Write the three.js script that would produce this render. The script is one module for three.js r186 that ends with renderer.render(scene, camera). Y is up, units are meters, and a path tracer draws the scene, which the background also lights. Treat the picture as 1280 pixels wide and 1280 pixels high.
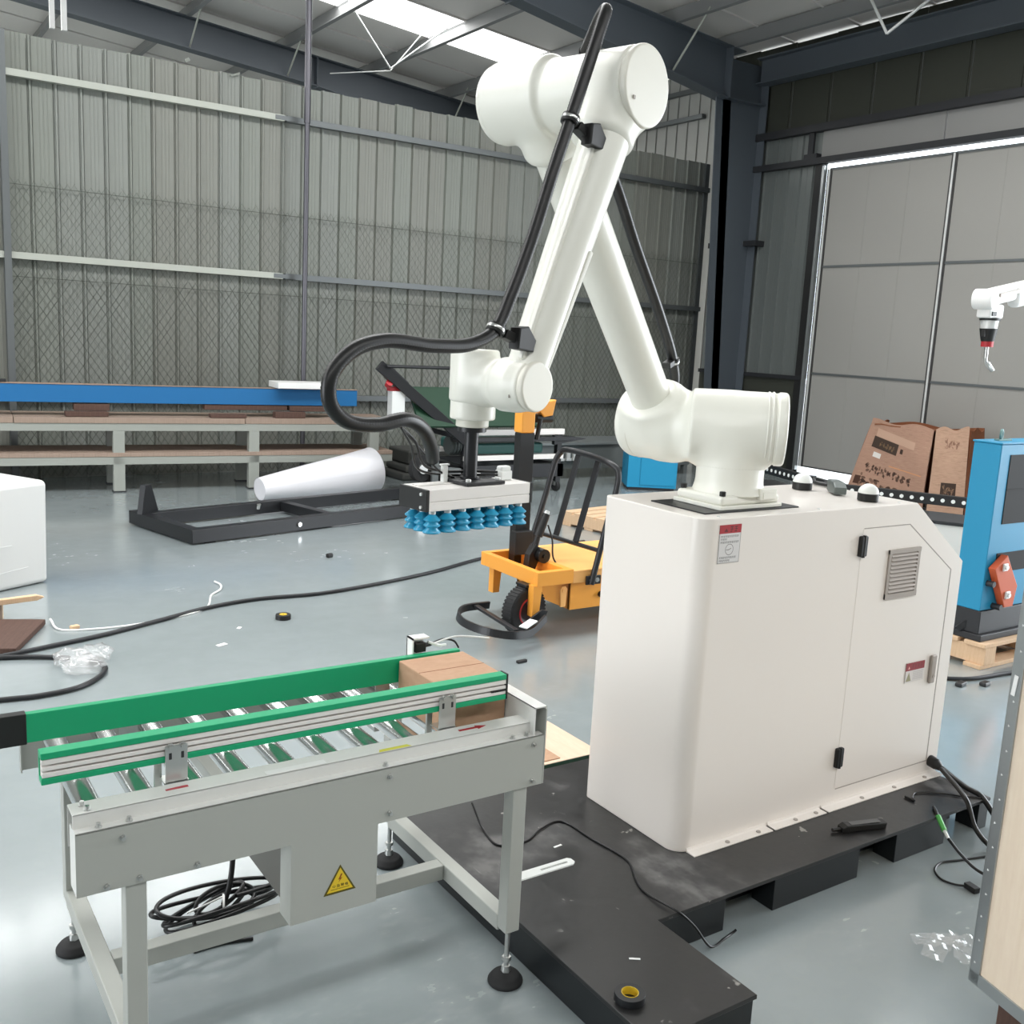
import * as THREE from 'three';
import { RoundedBoxGeometry } from 'three/addons/geometries/RoundedBoxGeometry.js';
import { mergeGeometries } from 'three/addons/utils/BufferGeometryUtils.js';
import { MarchingCubes } from 'three/addons/objects/MarchingCubes.js';
import { Brush, Evaluator, SUBTRACTION } from 'three-bvh-csg';
import { RectAreaLightUniformsLib } from 'three/addons/lights/RectAreaLightUniformsLib.js';

// ───────── camera, sky, lights, exposure ─────────
const scene = new THREE.Scene();
const D2R = Math.PI / 180;
const camera = new THREE.PerspectiveCamera(54.03, 1, 0.05, 120);
camera.position.set(0, 1.6, 0);
camera.rotation.set(-9.9402 * D2R, -34.0468 * D2R, 2.9661 * D2R, 'YXZ');

const renderer = new THREE.WebGLRenderer();
renderer.toneMapping = THREE.LinearToneMapping;
renderer.toneMappingExposure = 1.05;
renderer.shadowMap.enabled = true;
RectAreaLightUniformsLib.init();

scene.background = new THREE.Color().setRGB(0.86, 0.93, 1.0);   // overcast sky
scene.backgroundIntensity = 4.5;

const SKYLIGHT_ROWS = [-12.45, -5.45, -4.45, 3.55];   // front edge (z) of each row of translucent roof sheets; unseen middle pair added for brightness
const SKYLIGHT_END = 8.65;
const roofY = (x) => 5.45 + 0.09 * (10.3 - Math.abs(x));
const SLOPE = Math.atan(0.09);
function areaLight(w, h, p, to, intensity, rgb) {
  const l = new THREE.RectAreaLight(new THREE.Color().setRGB(...rgb), intensity, w, h);
  l.position.set(...p); l.lookAt(...to); scene.add(l);
}
const ADDED_FAR_ROWS = [-16.45, -17.45, -18.45];                    // far bay: added unseen rows on the left-hand slope brighten its roof
for (const z of [...SKYLIGHT_ROWS, ...ADDED_FAR_ROWS]) for (const s of [1, -1]) {
  if (s > 0 && ADDED_FAR_ROWS.includes(z)) continue;
  const xm = s * (SKYLIGHT_END + 0.15) / 2, y = roofY(xm) - 0.05;
  areaLight(0.94, (SKYLIGHT_END - 0.15) / Math.cos(SLOPE), [xm, y, z - 0.5], [xm - s * Math.sin(SLOPE), y - Math.cos(SLOPE), z - 0.5], ADDED_FAR_ROWS.includes(z) ? 15 : 7.5, [1, 1, 0.985]);
}
// the open loading door in the left-hand wall
areaLight(6.0, 4.4, [-10.25, 2.25, -4.5], [0, 2.25, -4.5], 3.6, [0.98, 0.99, 1.0]);
// the doorway past the sliding door, in the right-hand wall
areaLight(5.0, 4.2, [10.25, 2.15, -0.6], [0, 2.15, -0.6], 6.2, [0.93, 0.97, 1.0]);

// ───────── helpers ─────────
let seed = 20240611;
const rnd = () => { seed = (seed * 1664525 + 1013904223) >>> 0; return seed / 4294967296; };
const rr = (a, b) => a + (b - a) * rnd();
const V = (x, y, z) => new THREE.Vector3(x, y, z);
const M4 = () => new THREE.Matrix4();
const used = {};
function numbered(n) { const k = used[n] = (used[n] ?? -1) + 1; return k ? `${n}_${String(k).padStart(3, '0')}` : n; }
function metricUV(g) {
  const p = g.attributes.position, uv = new Float32Array(p.count * 2), a = V(0, 0, 0), b = V(0, 0, 0), c = V(0, 0, 0);
  for (let i = 0; i < p.count; i += 3) {
    a.fromBufferAttribute(p, i); b.fromBufferAttribute(p, i + 1); c.fromBufferAttribute(p, i + 2);
    const n = b.clone().sub(a).cross(c.clone().sub(a)), X = Math.abs(n.x), Y = Math.abs(n.y), Z = Math.abs(n.z);
    [a, b, c].forEach((v, k) => {
      const [s, t] = Y >= X && Y >= Z ? [v.x, v.z] : X >= Z ? [v.z, v.y] : [v.x, v.y];
      uv[(i + k) * 2] = s; uv[(i + k) * 2 + 1] = t;
    });
  }
  g.setAttribute('uv', new THREE.BufferAttribute(uv, 2));
  return g;
}
function flat(g) {
  g = g.index ? g.toNonIndexed() : g;
  for (const k of Object.keys(g.attributes)) if (!['position', 'normal', 'uv'].includes(k)) g.deleteAttribute(k);
  if (!g.attributes.normal) g.computeVertexNormals();
  if (!g.attributes.uv) g.setAttribute('uv', new THREE.BufferAttribute(new Float32Array(g.attributes.position.count * 2), 2));
  return g;
}
// geometries
function box(cx, cy, cz, w, h, d, r = 0, rot) {
  const g = r ? new RoundedBoxGeometry(w, h, d, r > 0.015 ? 3 : 1, Math.min(r, w / 2.01, h / 2.01, d / 2.01)) : new THREE.BoxGeometry(w, h, d);
  if (rot) g.applyMatrix4(M4().makeRotationFromEuler(new THREE.Euler(...rot)));
  return g.translate(cx, cy, cz);
}
const span = (x0, x1, y0, y1, z0, z1, r = 0) => box((x0 + x1) / 2, (y0 + y1) / 2, (z0 + z1) / 2, Math.abs(x1 - x0), Math.abs(y1 - y0), Math.abs(z1 - z0), r);
function align(g, p, dir) { return g.applyMatrix4(M4().makeRotationFromQuaternion(new THREE.Quaternion().setFromUnitVectors(V(0, 1, 0), dir.clone().normalize()))).translate(p.x, p.y, p.z); }
function rod(p, q, r, r2 = r, seg = 20) {
  const d = q.clone().sub(p), g = new THREE.CylinderGeometry(r2, r, d.length(), seg);
  return align(g, p.clone().add(q).multiplyScalar(0.5), d);
}
function bar(p, q, w, h, r = 0) {                                  // rectangular bar, w across, h upwards
  const d = q.clone().sub(p), L = d.length(), g = box(0, 0, 0, w, h, L, r);
  const z = d.normalize(), x = V(0, 1, 0).cross(z); if (x.lengthSq() < 1e-6) x.set(1, 0, 0); x.normalize();
  const y = z.clone().cross(x);
  return g.applyMatrix4(M4().makeBasis(x, y, z)).translate((p.x + q.x) / 2, (p.y + q.y) / 2, (p.z + q.z) / 2);
}
function fillet(pts, rad, n = 5) {                                 // rounds the corners of a lathe profile, flats stay flat
  const out = [], P = pts.map((p) => new THREE.Vector2(p[0], p[1]));
  P.forEach((p, i) => {
    if (i === 0 || i === P.length - 1) { out.push(p); return; }
    const a = P[i - 1], b = P[i + 1], r0 = pts[i][2] ?? rad;
    const r = Math.min(r0, p.distanceTo(a) * 0.46, p.distanceTo(b) * 0.46), s = p.clone().lerp(a, r / p.distanceTo(a)), e = p.clone().lerp(b, r / p.distanceTo(b));
    out.push(p.clone().lerp(a, (r * 1.06) / p.distanceTo(a)));
    for (let k = 0; k <= n; k++) { const t = k / n; out.push(s.clone().multiplyScalar((1 - t) ** 2).add(p.clone().multiplyScalar(2 * t * (1 - t))).add(e.clone().multiplyScalar(t * t))); }
    out.push(p.clone().lerp(b, (r * 1.06) / p.distanceTo(b)));
  });
  return out;
}
function lathe(pts, rad, o, dir, seg = 56) { return align(new THREE.LatheGeometry(rad ? fillet(pts, rad) : pts.map((p) => new THREE.Vector2(p[0], p[1])), seg), o, dir); }
function tube(pts, r, seg = 8, n) { const c = new THREE.CatmullRomCurve3(pts.map((p) => (p.isVector3 ? p : V(...p))), false, 'centripetal'); return new THREE.TubeGeometry(c, n ?? pts.length * 8, r, seg, false); }
function prism(pts, depth, bevel = 0) {                            // outline in x,y pushed along +z
  const g = new THREE.ExtrudeGeometry(new THREE.Shape(pts.map((p) => new THREE.Vector2(...p))), { depth: depth - 2 * bevel, bevelEnabled: bevel > 0, bevelSize: bevel, bevelOffset: -bevel, bevelThickness: bevel, bevelSegments: 2, curveSegments: 10 });
  return g.translate(0, 0, bevel);
}
function bolt(x, y, z, nx, ny, nz, r = 0.008) { const n = V(nx, ny, nz); return mergeGeometries([align(new THREE.CylinderGeometry(r * 1.5, r * 1.5, 0.002, 14), V(x, y, z).addScaledVector(n, 0.001), n), align(new THREE.CylinderGeometry(r, r, 0.007, 6), V(x, y, z).addScaledVector(n, 0.0055), n)].map(flat)); }
// a smooth casting: rounded cylinders [from, to, radius, edge] blended into one closed surface
function casting(c, half, res, blend, cyls) {
  const mc = new MarchingCubes(res, new THREE.MeshBasicMaterial(), false, false, 260000); mc.isolation = 0;
  const C = cyls.map(([p, q, r, e]) => { const d = q.clone().sub(p); return [p.clone().add(q).multiplyScalar(0.5), d.clone().normalize(), d.length() / 2, r, e]; }), h = res / 2;
  for (let k = 0; k < res; k++) for (let j = 0; j < res; j++) for (let i = 0; i < res; i++) {
    const x = c.x + (i - h) / h * half, y = c.y + (j - h) / h * half, z = c.z + (k - h) / h * half; let f = 1e3;
    for (const [m, u, hl, r, e] of C) {
      const dx = x - m.x, dy = y - m.y, dz = z - m.z, t = dx * u.x + dy * u.y + dz * u.z, rad = Math.sqrt(Math.max(0, dx * dx + dy * dy + dz * dz - t * t));
      const a = rad - r + e, b = Math.abs(t) - hl + e, d = Math.hypot(Math.max(a, 0), Math.max(b, 0)) + Math.min(Math.max(a, b), 0) - e;
      if (f > 900) f = d; else { const w = Math.max(blend - Math.abs(f - d), 0) / blend; f = Math.min(f, d) - w * w * blend * 0.25; }
    }
    mc.field[k * res * res + j * res + i] = -f;
  }
  mc.update();
  const g = new THREE.BufferGeometry(), n = mc.count * 3;
  g.setAttribute('position', new THREE.BufferAttribute(mc.positionArray.slice(0, n), 3)); g.setAttribute('normal', new THREE.BufferAttribute(mc.normalArray.slice(0, n), 3));
  return g.scale(half, half, half).translate(c.x, c.y, c.z);
}
// objects
function mesh(name, geos, mat, parent, keepUV) {
  const list = (Array.isArray(geos) ? geos : [geos]).map(flat), g = list.length > 1 ? mergeGeometries(list) : list[0];
  if (!keepUV) metricUV(g);
  const m = new THREE.Mesh(g, mat); m.castShadow = m.receiveShadow = true;
  if (parent) { m.name = name; parent.add(m); } else { m.name = numbered(name); scene.add(m); }
  return m;
}
function tag(o, label, category, group, kind) {
  o.userData.label = label; if (category) o.userData.category = category; if (group) o.userData.group = group; if (kind) o.userData.kind = kind;
  return o;
}
function thing(name, label, category, pos = [0, 0, 0], turn = 0, group) {
  const o = new THREE.Group(); o.name = numbered(name); o.position.set(...pos); o.rotation.y = turn; scene.add(o);
  return tag(o, label, category, group);
}
function struct(name, label, category) { const o = new THREE.Group(); o.name = numbered(name); scene.add(o); return tag(o, label, category, null, 'structure'); }
function decal(name, w, h, mat, parent, at, rot) {                 // a thin printed sticker with its own thickness
  const g = new THREE.BoxGeometry(w, h, 0.0012); g.applyMatrix4(M4().makeRotationFromEuler(new THREE.Euler(...rot))).translate(...at);
  return mesh(name, g, mat, parent, true);
}
// textures
function noise2(size, cells, sd) {
  const g = new Float32Array(cells * cells); let s = sd >>> 0;
  for (let i = 0; i < g.length; i++) { s = (s * 1664525 + 1013904223) >>> 0; g[i] = s / 4294967296; }
  return (u, v) => {
    const x = u * cells, y = v * cells, i = Math.floor(x), j = Math.floor(y); let fx = x - i, fy = y - j; fx = fx * fx * (3 - 2 * fx); fy = fy * fy * (3 - 2 * fy);
    const at = (a, b) => g[((b % cells) + cells) % cells * cells + ((a % cells) + cells) % cells];
    return (at(i, j) * (1 - fx) + at(i + 1, j) * fx) * (1 - fy) + (at(i, j + 1) * (1 - fx) + at(i + 1, j + 1) * fx) * fy;
  };
}
function fbm(base, oct, sd) { const f = []; for (let k = 0; k < oct; k++) f.push(noise2(0, base << k, sd + k * 977)); return (u, v) => { let a = 0, w = 0.5, t = 0; for (const n of f) { a += w * n(u, v); t += w; w *= 0.55; } return a / t; }; }
function tex(size, metres, fn, srgb) {
  const d = new Uint8Array(size * size * 4);
  for (let y = 0; y < size; y++) for (let x = 0; x < size; x++) {
    const c = fn(x / size, y / size), i = (y * size + x) * 4;
    for (let k = 0; k < 3; k++) d[i + k] = Math.max(0, Math.min(255, Math.round((Array.isArray(c) ? c[k] : c) * 255)));
    d[i + 3] = 255;
  }
  const t = new THREE.DataTexture(d, size, size); t.wrapS = t.wrapT = THREE.RepeatWrapping; t.magFilter = THREE.LinearFilter; t.minFilter = THREE.LinearMipmapLinearFilter; t.generateMipmaps = true;
  if (srgb) t.colorSpace = THREE.SRGBColorSpace;
  t.repeat.set(1 / metres, 1 / metres); t.needsUpdate = true;
  return t;
}
function canvasTex(w, h, draw) {
  const c = document.createElement('canvas'); c.width = w; c.height = h; draw(c.getContext('2d'), w, h);
  const t = new THREE.CanvasTexture(c); t.colorSpace = THREE.SRGBColorSpace; return t;
}
const S = (hex, roughness = 0.5, metalness = 0, extra = {}) => new THREE.MeshStandardMaterial({ color: hex, roughness, metalness, ...extra });
const lerp = (a, b, t) => a + (b - a) * t, mix3 = (a, b, t) => a.map((v, i) => lerp(v, b[i], t)), sm = (a, b, x) => { const t = Math.max(0, Math.min(1, (x - a) / (b - a))); return t * t * (3 - 2 * t); };

const nA = fbm(4, 6, 11), nB = fbm(8, 5, 77), nC = fbm(24, 4, 303), nD = fbm(64, 3, 909);
const fine = tex(512, 0.6, (u, v) => 0.35 + 0.3 * nC(u, v) + 0.35 * nD(u, v));
// grey epoxy floor: patches of wear, pale scuffs and smears
const wear = (u, v) => 0.6 * nA(u, v) + 0.25 * nB(u * 1, v * 3) + 0.15 * nD(u, v);
const scuff = (u, v) => sm(0.56, 0.82, 0.7 * nB(u * 2, v * 5) + 0.3 * nD(u * 2, v * 4)) * sm(0.48, 0.68, nA(u + 0.3, v));
const floorColor = tex(1024, 5.2, (u, v) => { const w = wear(u, v); return mix3(mix3([0.515, 0.553, 0.56], [0.62, 0.653, 0.66], w), [0.78, 0.8, 0.8], 0.22 * scuff(u, v)); }, true);
const floorRough = tex(1024, 5.2, (u, v) => 0.1 + 0.2 * wear(u, v) + 0.1 * scuff(u, v) + 0.05 * nD(u, v));
const floorBump = tex(512, 2.6, (u, v) => 0.6 * nB(u, v) + 0.4 * nC(u, v));
// black painted pallet: dust smears, scratches, chips
const scratch = (u, v) => sm(0.75, 0.8, nB(u * 9, v * 1)) * sm(0.55, 0.7, nA(u, v)) ;
const blackTex = tex(1024, 1.3, (u, v) => { const d = sm(0.46, 0.64, nA(u, v)) * (0.2 + 0.8 * sm(0.3, 0.7, 0.5 * nC(u, v) + 0.5 * nB(u * 3, v))), chip = sm(0.7, 0.76, 0.6 * nC(u, v) + 0.4 * nD(u, v)) * sm(0.46, 0.56, nB(u, v)); return mix3(mix3([0.15, 0.148, 0.15], [0.6, 0.59, 0.58], 0.55 * d + 0.35 * scratch(u, v)), [0.72, 0.71, 0.68], 0.8 * chip); }, true);
const blackRough = tex(512, 1.3, (u, v) => 0.27 + 0.3 * sm(0.4, 0.75, nA(u, v)) + 0.1 * nD(u, v));
const grain = (u, v) => 0.55 * nB(u * 12, v) + 0.3 * nC(u * 6, v) + 0.15 * nD(u, v);
const woodTex = (a, b, m, sd) => tex(512, m, (u, v) => { const g = grain(u + sd, v); return mix3(a, b, g); }, true);
const cardTex = tex(512, 0.7, (u, v) => { const g = 0.6 * nC(u, v * 3) + 0.4 * nD(u, v); return mix3([0.69, 0.54, 0.43], [0.76, 0.62, 0.51], g); }, true);
const wallNoise = tex(512, 3.1, (u, v) => { const g = 0.5 * nA(u, v) + 0.5 * nC(u * 3, v); return mix3([0.525, 0.538, 0.515], [0.565, 0.576, 0.553], g); }, true);

const MAT = {
  floor: new THREE.MeshPhysicalMaterial({ map: floorColor, roughnessMap: floorRough, roughness: 1, bumpMap: floorBump, bumpScale: 0.0006, ior: 1.6, clearcoat: 0.5, clearcoatRoughness: 0.12 }),
  roof: S(0xd6d2ce, 0.7), deck: S(0x55585a, 0.8), purlin: S(0x8a8b8b, 0.55, 0.1), frame: S(0x565d64, 0.5, 0.1),
  skylight: new THREE.MeshStandardMaterial({ color: 0xf4f6f2, roughness: 0.6, emissive: 0xffffff, emissiveIntensity: 2.6 }),
  wallA: S(0xffffff, 0.45, 0.1, { map: wallNoise }), wallB: S(0xf9faf7, 0.45, 0.1, { map: wallNoise }), wallC: S(0xf8f5f2, 0.45, 0.1, { map: wallNoise }),
  wallOuter: S(0xa9a9a4, 0.6), girtPale: S(0xb6b9b0, 0.45, 0.2), girtDark: S(0x6f7374, 0.45, 0.5), galv: S(0xa9adae, 0.35, 0.75), galvWhite: S(0xdadbd9, 0.4, 0.2), post: S(0x6b6a70, 0.35, 0.6),
  wire: S(0x585c55, 0.6, 0.1), dark: S(0x26272a, 0.55), darkWall: S(0x35372f, 0.75), corrugated: S(0x6a6f6d, 0.4, 0.15), lintel: S(0x8b8a88, 0.6), door: S(0x9a9893, 0.55), doorSeam: S(0x3c3b3a, 0.5), jamb: S(0x1d1d1d, 0.5),
  concrete: S(0xc4c3be, 0.9),
  robot: new THREE.MeshPhysicalMaterial({ color: 0xedece2, roughness: 0.38, clearcoat: 0.35, clearcoatRoughness: 0.25 }),
  robotCap: new THREE.MeshPhysicalMaterial({ color: 0xe2dfd3, roughness: 0.42, clearcoat: 0.2, clearcoatRoughness: 0.3 }),
  cabinet: new THREE.MeshPhysicalMaterial({ color: 0xf0e9e2, roughness: 0.34, clearcoat: 0.5, clearcoatRoughness: 0.14, bumpMap: fine, bumpScale: 0.00012 }),
  seam: S(0xa8a098, 0.6), vent: S(0xa59c94, 0.5, 0.15),
  grey: S(0xafb1ab, 0.45, 0.05, { bumpMap: fine, bumpScale: 0.0001 }), greyLight: S(0xe0e0dc, 0.4, 0.05), alu: S(0xebe7e3, 0.38, 0.12), chrome: S(0xd6d8d8, 0.17, 1), zinc: S(0xc9cac8, 0.28, 0.9),
  green: S(0x07a06d, 0.42), greenDark: S(0x0f3823, 0.6), black: S(0x131313, 0.5), blackGloss: S(0x0e0e0f, 0.38), rubber: S(0x1e1e1f, 0.75), blackPaint: S(0x202124, 0.4, 0.1),
  pallet: new THREE.MeshStandardMaterial({ map: blackTex, roughnessMap: blackRough, roughness: 1, bumpMap: fine, bumpScale: 0.0003 }), palletSide: S(0x15191c, 0.4),
  cup: new THREE.MeshPhysicalMaterial({ color: 0x1f98c0, roughness: 0.35, clearcoat: 0.2 }), white: S(0xeeeeec, 0.5), whitePlastic: S(0xe9ebe8, 0.35),
  blue: S(0x1a679f, 0.5, 0, { bumpMap: fine, bumpScale: 0.0004 }), blueMachine: S(0x1d8ab3, 0.5), orange: S(0xf0a340, 0.45), orangeDeck: S(0xf2b46a, 0.55), red: S(0xa8232b, 0.5), machineOrange: S(0xc95b34, 0.5),
  card: S(0xffffff, 0.85, 0, { map: cardTex }), cardDark: S(0xb58c72, 0.85, 0, { map: cardTex }),
  ply: S(0xffffff, 0.7, 0, { map: woodTex([0.83, 0.71, 0.61], [0.92, 0.82, 0.73], 0.9, 0) }), plyPale: S(0xffffff, 0.7, 0, { map: woodTex([0.86, 0.78, 0.69], [0.93, 0.87, 0.79], 1.1, 0.2) }),
  timber: S(0xffffff, 0.8, 0, { map: woodTex([0.27, 0.19, 0.16], [0.4, 0.3, 0.26], 0.5, 0.4) }), board: S(0xffffff, 0.8, 0, { map: woodTex([0.53, 0.46, 0.41], [0.65, 0.57, 0.51], 1.2, 0.6) }), pine: S(0xffffff, 0.75, 0, { map: woodTex([0.8, 0.66, 0.52], [0.9, 0.78, 0.65], 0.5, 0.1) }),
  benchSteel: S(0x9b9e97, 0.5, 0.1), wrap: S(0xdededc, 0.4), roll: S(0xdfdee2, 0.5), tapeYellow: S(0xd8b62c, 0.5), clear: new THREE.MeshPhysicalMaterial({ color: 0xffffff, roughness: 0.15, transmission: 0.85, thickness: 0 }),
};

// ───────── the hall ─────────
const WX = 10.3, BACK = -10.6, FAR = -20.5, NEAR = 8;
tag(mesh('floor', span(-WX - 0.3, WX + 0.06, -0.12, 0, FAR - 0.3, NEAR + 0.3), MAT.floor), 'glossy grey epoxy workshop floor with scuffs', 'floor', null, 'structure');
tag(mesh('ground', span(WX + 0.06, WX + 30, -0.15, -0.03, -35, 25), MAT.concrete), 'pale concrete yard seen under the sliding door', 'ground', null, 'structure');
tag(mesh('ground', span(-WX - 30, -WX - 0.3, -0.15, -0.03, -35, 25), MAT.concrete), 'pale concrete yard beyond the open loading door', 'ground', null, 'structure');
{ // roof: sheets along the slope, one of them translucent in each lit row, purlins under them
  const roof = struct('ceiling', 'pitched sheet metal roof with translucent skylight sheets', 'ceiling');
  const sheetGeo = (x0, x1, z) => { // a sheet following the slope, with a lapped rib along one edge
    const s = Math.sign(x0 + x1), parts = [];
    for (const [a, b, t] of [[0.004, 0.996, 0.03], [0.0, 0.03, 0.045]]) {
      const g = new THREE.BoxGeometry(1, t, b - a); g.translate(0, t > 0.03 ? 0 : t / 2, z - 1 + (a + b) / 2);
      const p = g.attributes.position;
      for (let i = 0; i < p.count; i++) { const X = p.getX(i) > 0 ? Math.max(x0, x1) : Math.min(x0, x1); p.setX(i, X); p.setY(i, p.getY(i) + roofY(X)); }
      g.computeVertexNormals(); parts.push(flat(g));
    }
    return mergeGeometries(parts);
  };
  for (let k = 0; k < 28; k++) for (const s of [1, -1]) {
    const z = -19.45 + k, lit = SKYLIGHT_ROWS.some((q) => Math.abs(q - z) < 0.01) || (s < 0 && ADDED_FAR_ROWS.some((q) => Math.abs(q - z) < 0.01));
    if (lit) {
      mesh('skylight_panel', sheetGeo(s * 0.15, s * SKYLIGHT_END, z), MAT.skylight, roof);  // includes the added, unseen rows that only brighten the hall
      mesh('roof_panel', sheetGeo(s * SKYLIGHT_END, s * 10.75, z), MAT.roof, roof);
    } else mesh('roof_panel', sheetGeo(s * 0.0, s * 10.75, z), MAT.roof, roof);
  }
  const deck = [1, -1].map((s) => { const g = new THREE.BoxGeometry(1, 0.05, 29.5); g.translate(0, 0.12, -6); const p = g.attributes.position; for (let i = 0; i < p.count; i++) { const X = s * (p.getX(i) * s > 0 ? 10.78 : 0); p.setX(i, X); p.setY(i, p.getY(i) + roofY(X)); } g.computeVertexNormals(); return g; });
  mesh('sky_block_deck', deck, MAT.deck, roof);  // added above the sheets to keep sky light out of their gaps
  for (const s of [1, -1]) for (const x of [0.3, 1.6, 3.0, 4.4, 5.85, 7.25, 8.65, 9.65]) {
    const y = roofY(x) - 0.012;
    mesh('purlin', [span(s * x - 0.006, s * x + 0.006, y - 0.18, y, FAR, NEAR), span(s * x, s * x - 0.07, y - 0.19, y - 0.178, FAR, NEAR), span(s * x, s * x + 0.07, y - 0.012, y, FAR, NEAR)], MAT.purlin, roof);
  }
  // bracing rods hung under the skylight row
  const w = (a, b, r = 0.012) => rod(V(...a), V(...b), r, r, 8);
  mesh('bracing_rod', w([6.68, 5.2, -13.5], [5.72, roofY(5.72) - 0.03, -12.95]), MAT.galvWhite, roof);
  mesh('bracing_rod', w([6.68, 5.2, -13.5], [7.15, roofY(7.15) - 0.06, -12.75]), MAT.galvWhite, roof);
  mesh('bracing_rod', w([6.68, 5.17, -13.5], [7.0, roofY(7.0) - 0.06, -13.1], 0.008), MAT.galvWhite, roof);
  mesh('bracing_rod', w([6.68, 5.17, -13.5], [6.25, 5.25, -14.6], 0.008), MAT.galvWhite, roof);
  mesh('bracing_rod', w([9.3, 4.9, -7.25], [9.25, 5.42, -7.55], 0.016), MAT.galvWhite, roof);
  mesh('bracing_rod', w([9.3, 4.9, -7.25], [9.55, 5.3, -6.8], 0.016), MAT.galvWhite, roof);
}
// portal frames across the hall
for (const [z, mat, label] of [[-15.3, MAT.frame, 'steel portal frame with sloping beam seen above the partition wall'], [-9.85, MAT.frame, 'dark steel portal frame with tapered column beside the sliding door'], [-4.35, MAT.frame, 'dark steel portal frame nearest the camera'], [1.1, MAT.frame, 'dark steel portal frame behind the camera'], [6.6, MAT.frame, 'dark steel portal frame by the near end wall']]) {
  const f = struct('portal_frame', label, 'steel frame');
  for (const s of [1, -1]) {
    const col = mesh('column', prism([[9.84, 0], [10.23, 0], [10.23, 5.2], [9.56, 5.2], [9.56, 4.7]], 0.014).translate(0, 0, -0.007).applyMatrix4(M4().makeScale(s, 1, 1)).translate(0, 0, z), mat, f);
    if (s < 0) { const p = col.geometry.attributes.position; for (let i = 0; i < p.count; i += 3) { const a = [p.getX(i), p.getY(i), p.getZ(i)]; p.setXYZ(i, p.getX(i + 1), p.getY(i + 1), p.getZ(i + 1)); p.setXYZ(i + 1, ...a); } col.geometry.computeVertexNormals(); }
    mesh('flange', bar(V(s * 9.84, 0, z), V(s * 9.57, 4.72, z), 0.014, 0.26), mat, f).geometry.computeVertexNormals();
    mesh('flange', [span(s * 10.23, s * 10.244, 0, 5.2, z - 0.13, z + 0.13)], mat, f);
    mesh('stiffener', [span(s * 9.56, s * 10.22, 4.7, 4.716, z - 0.12, z + 0.12), span(s * 9.55, s * 9.564, 4.7, 5.3, z - 0.13, z + 0.13)], mat, f);
    const top = (x) => roofY(x) - 0.205, bot = (x) => roofY(x) - 0.62 - 0.2 * Math.max(0, Math.min(1, (x - 6.3) / 3.2));
    const web = prism([[0, bot(0)], [6.3, bot(6.3)], [9.55, bot(9.55)], [9.55, top(9.55)], [0, top(0)]], 0.012).translate(0, 0, -0.006);
    if (s < 0) web.rotateY(Math.PI);
    mesh('rafter', web.translate(0, 0, z), mat, f);
    const fl = (x0, x1, h) => { const g = new THREE.BoxGeometry(1, 0.014, 0.22), p = g.attributes.position; for (let i = 0; i < p.count; i++) { const X = p.getX(i) > 0 ? x1 : x0; p.setY(i, p.getY(i) + h(X)); p.setX(i, s * X); p.setZ(i, p.getZ(i) + z); } const gi = g.index.array; if (s < 0) for (let i = 0; i < gi.length; i += 3) [gi[i], gi[i + 1]] = [gi[i + 1], gi[i]]; g.computeVertexNormals(); return g; };
    mesh('flange', [fl(0, 6.3, bot), fl(6.3, 9.55, bot)], mat, f);
    mesh('flange', fl(0, 9.8, top), mat, f);
    mesh('stiffener', span(s * 6.29, s * 6.31, bot(6.3) - 0.03, top(6.3), z - 0.11, z + 0.11), mat, f);
    for (const x of [4.4, 5.85, 8.65]) mesh('fly_brace', rod(V(s * x, bot(x) + 0.02, z + 0.02), V(s * x, roofY(x) - 0.13, z + 0.62), 0.014, 0.014, 6), MAT.girtPale, f);
  }
}
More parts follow.
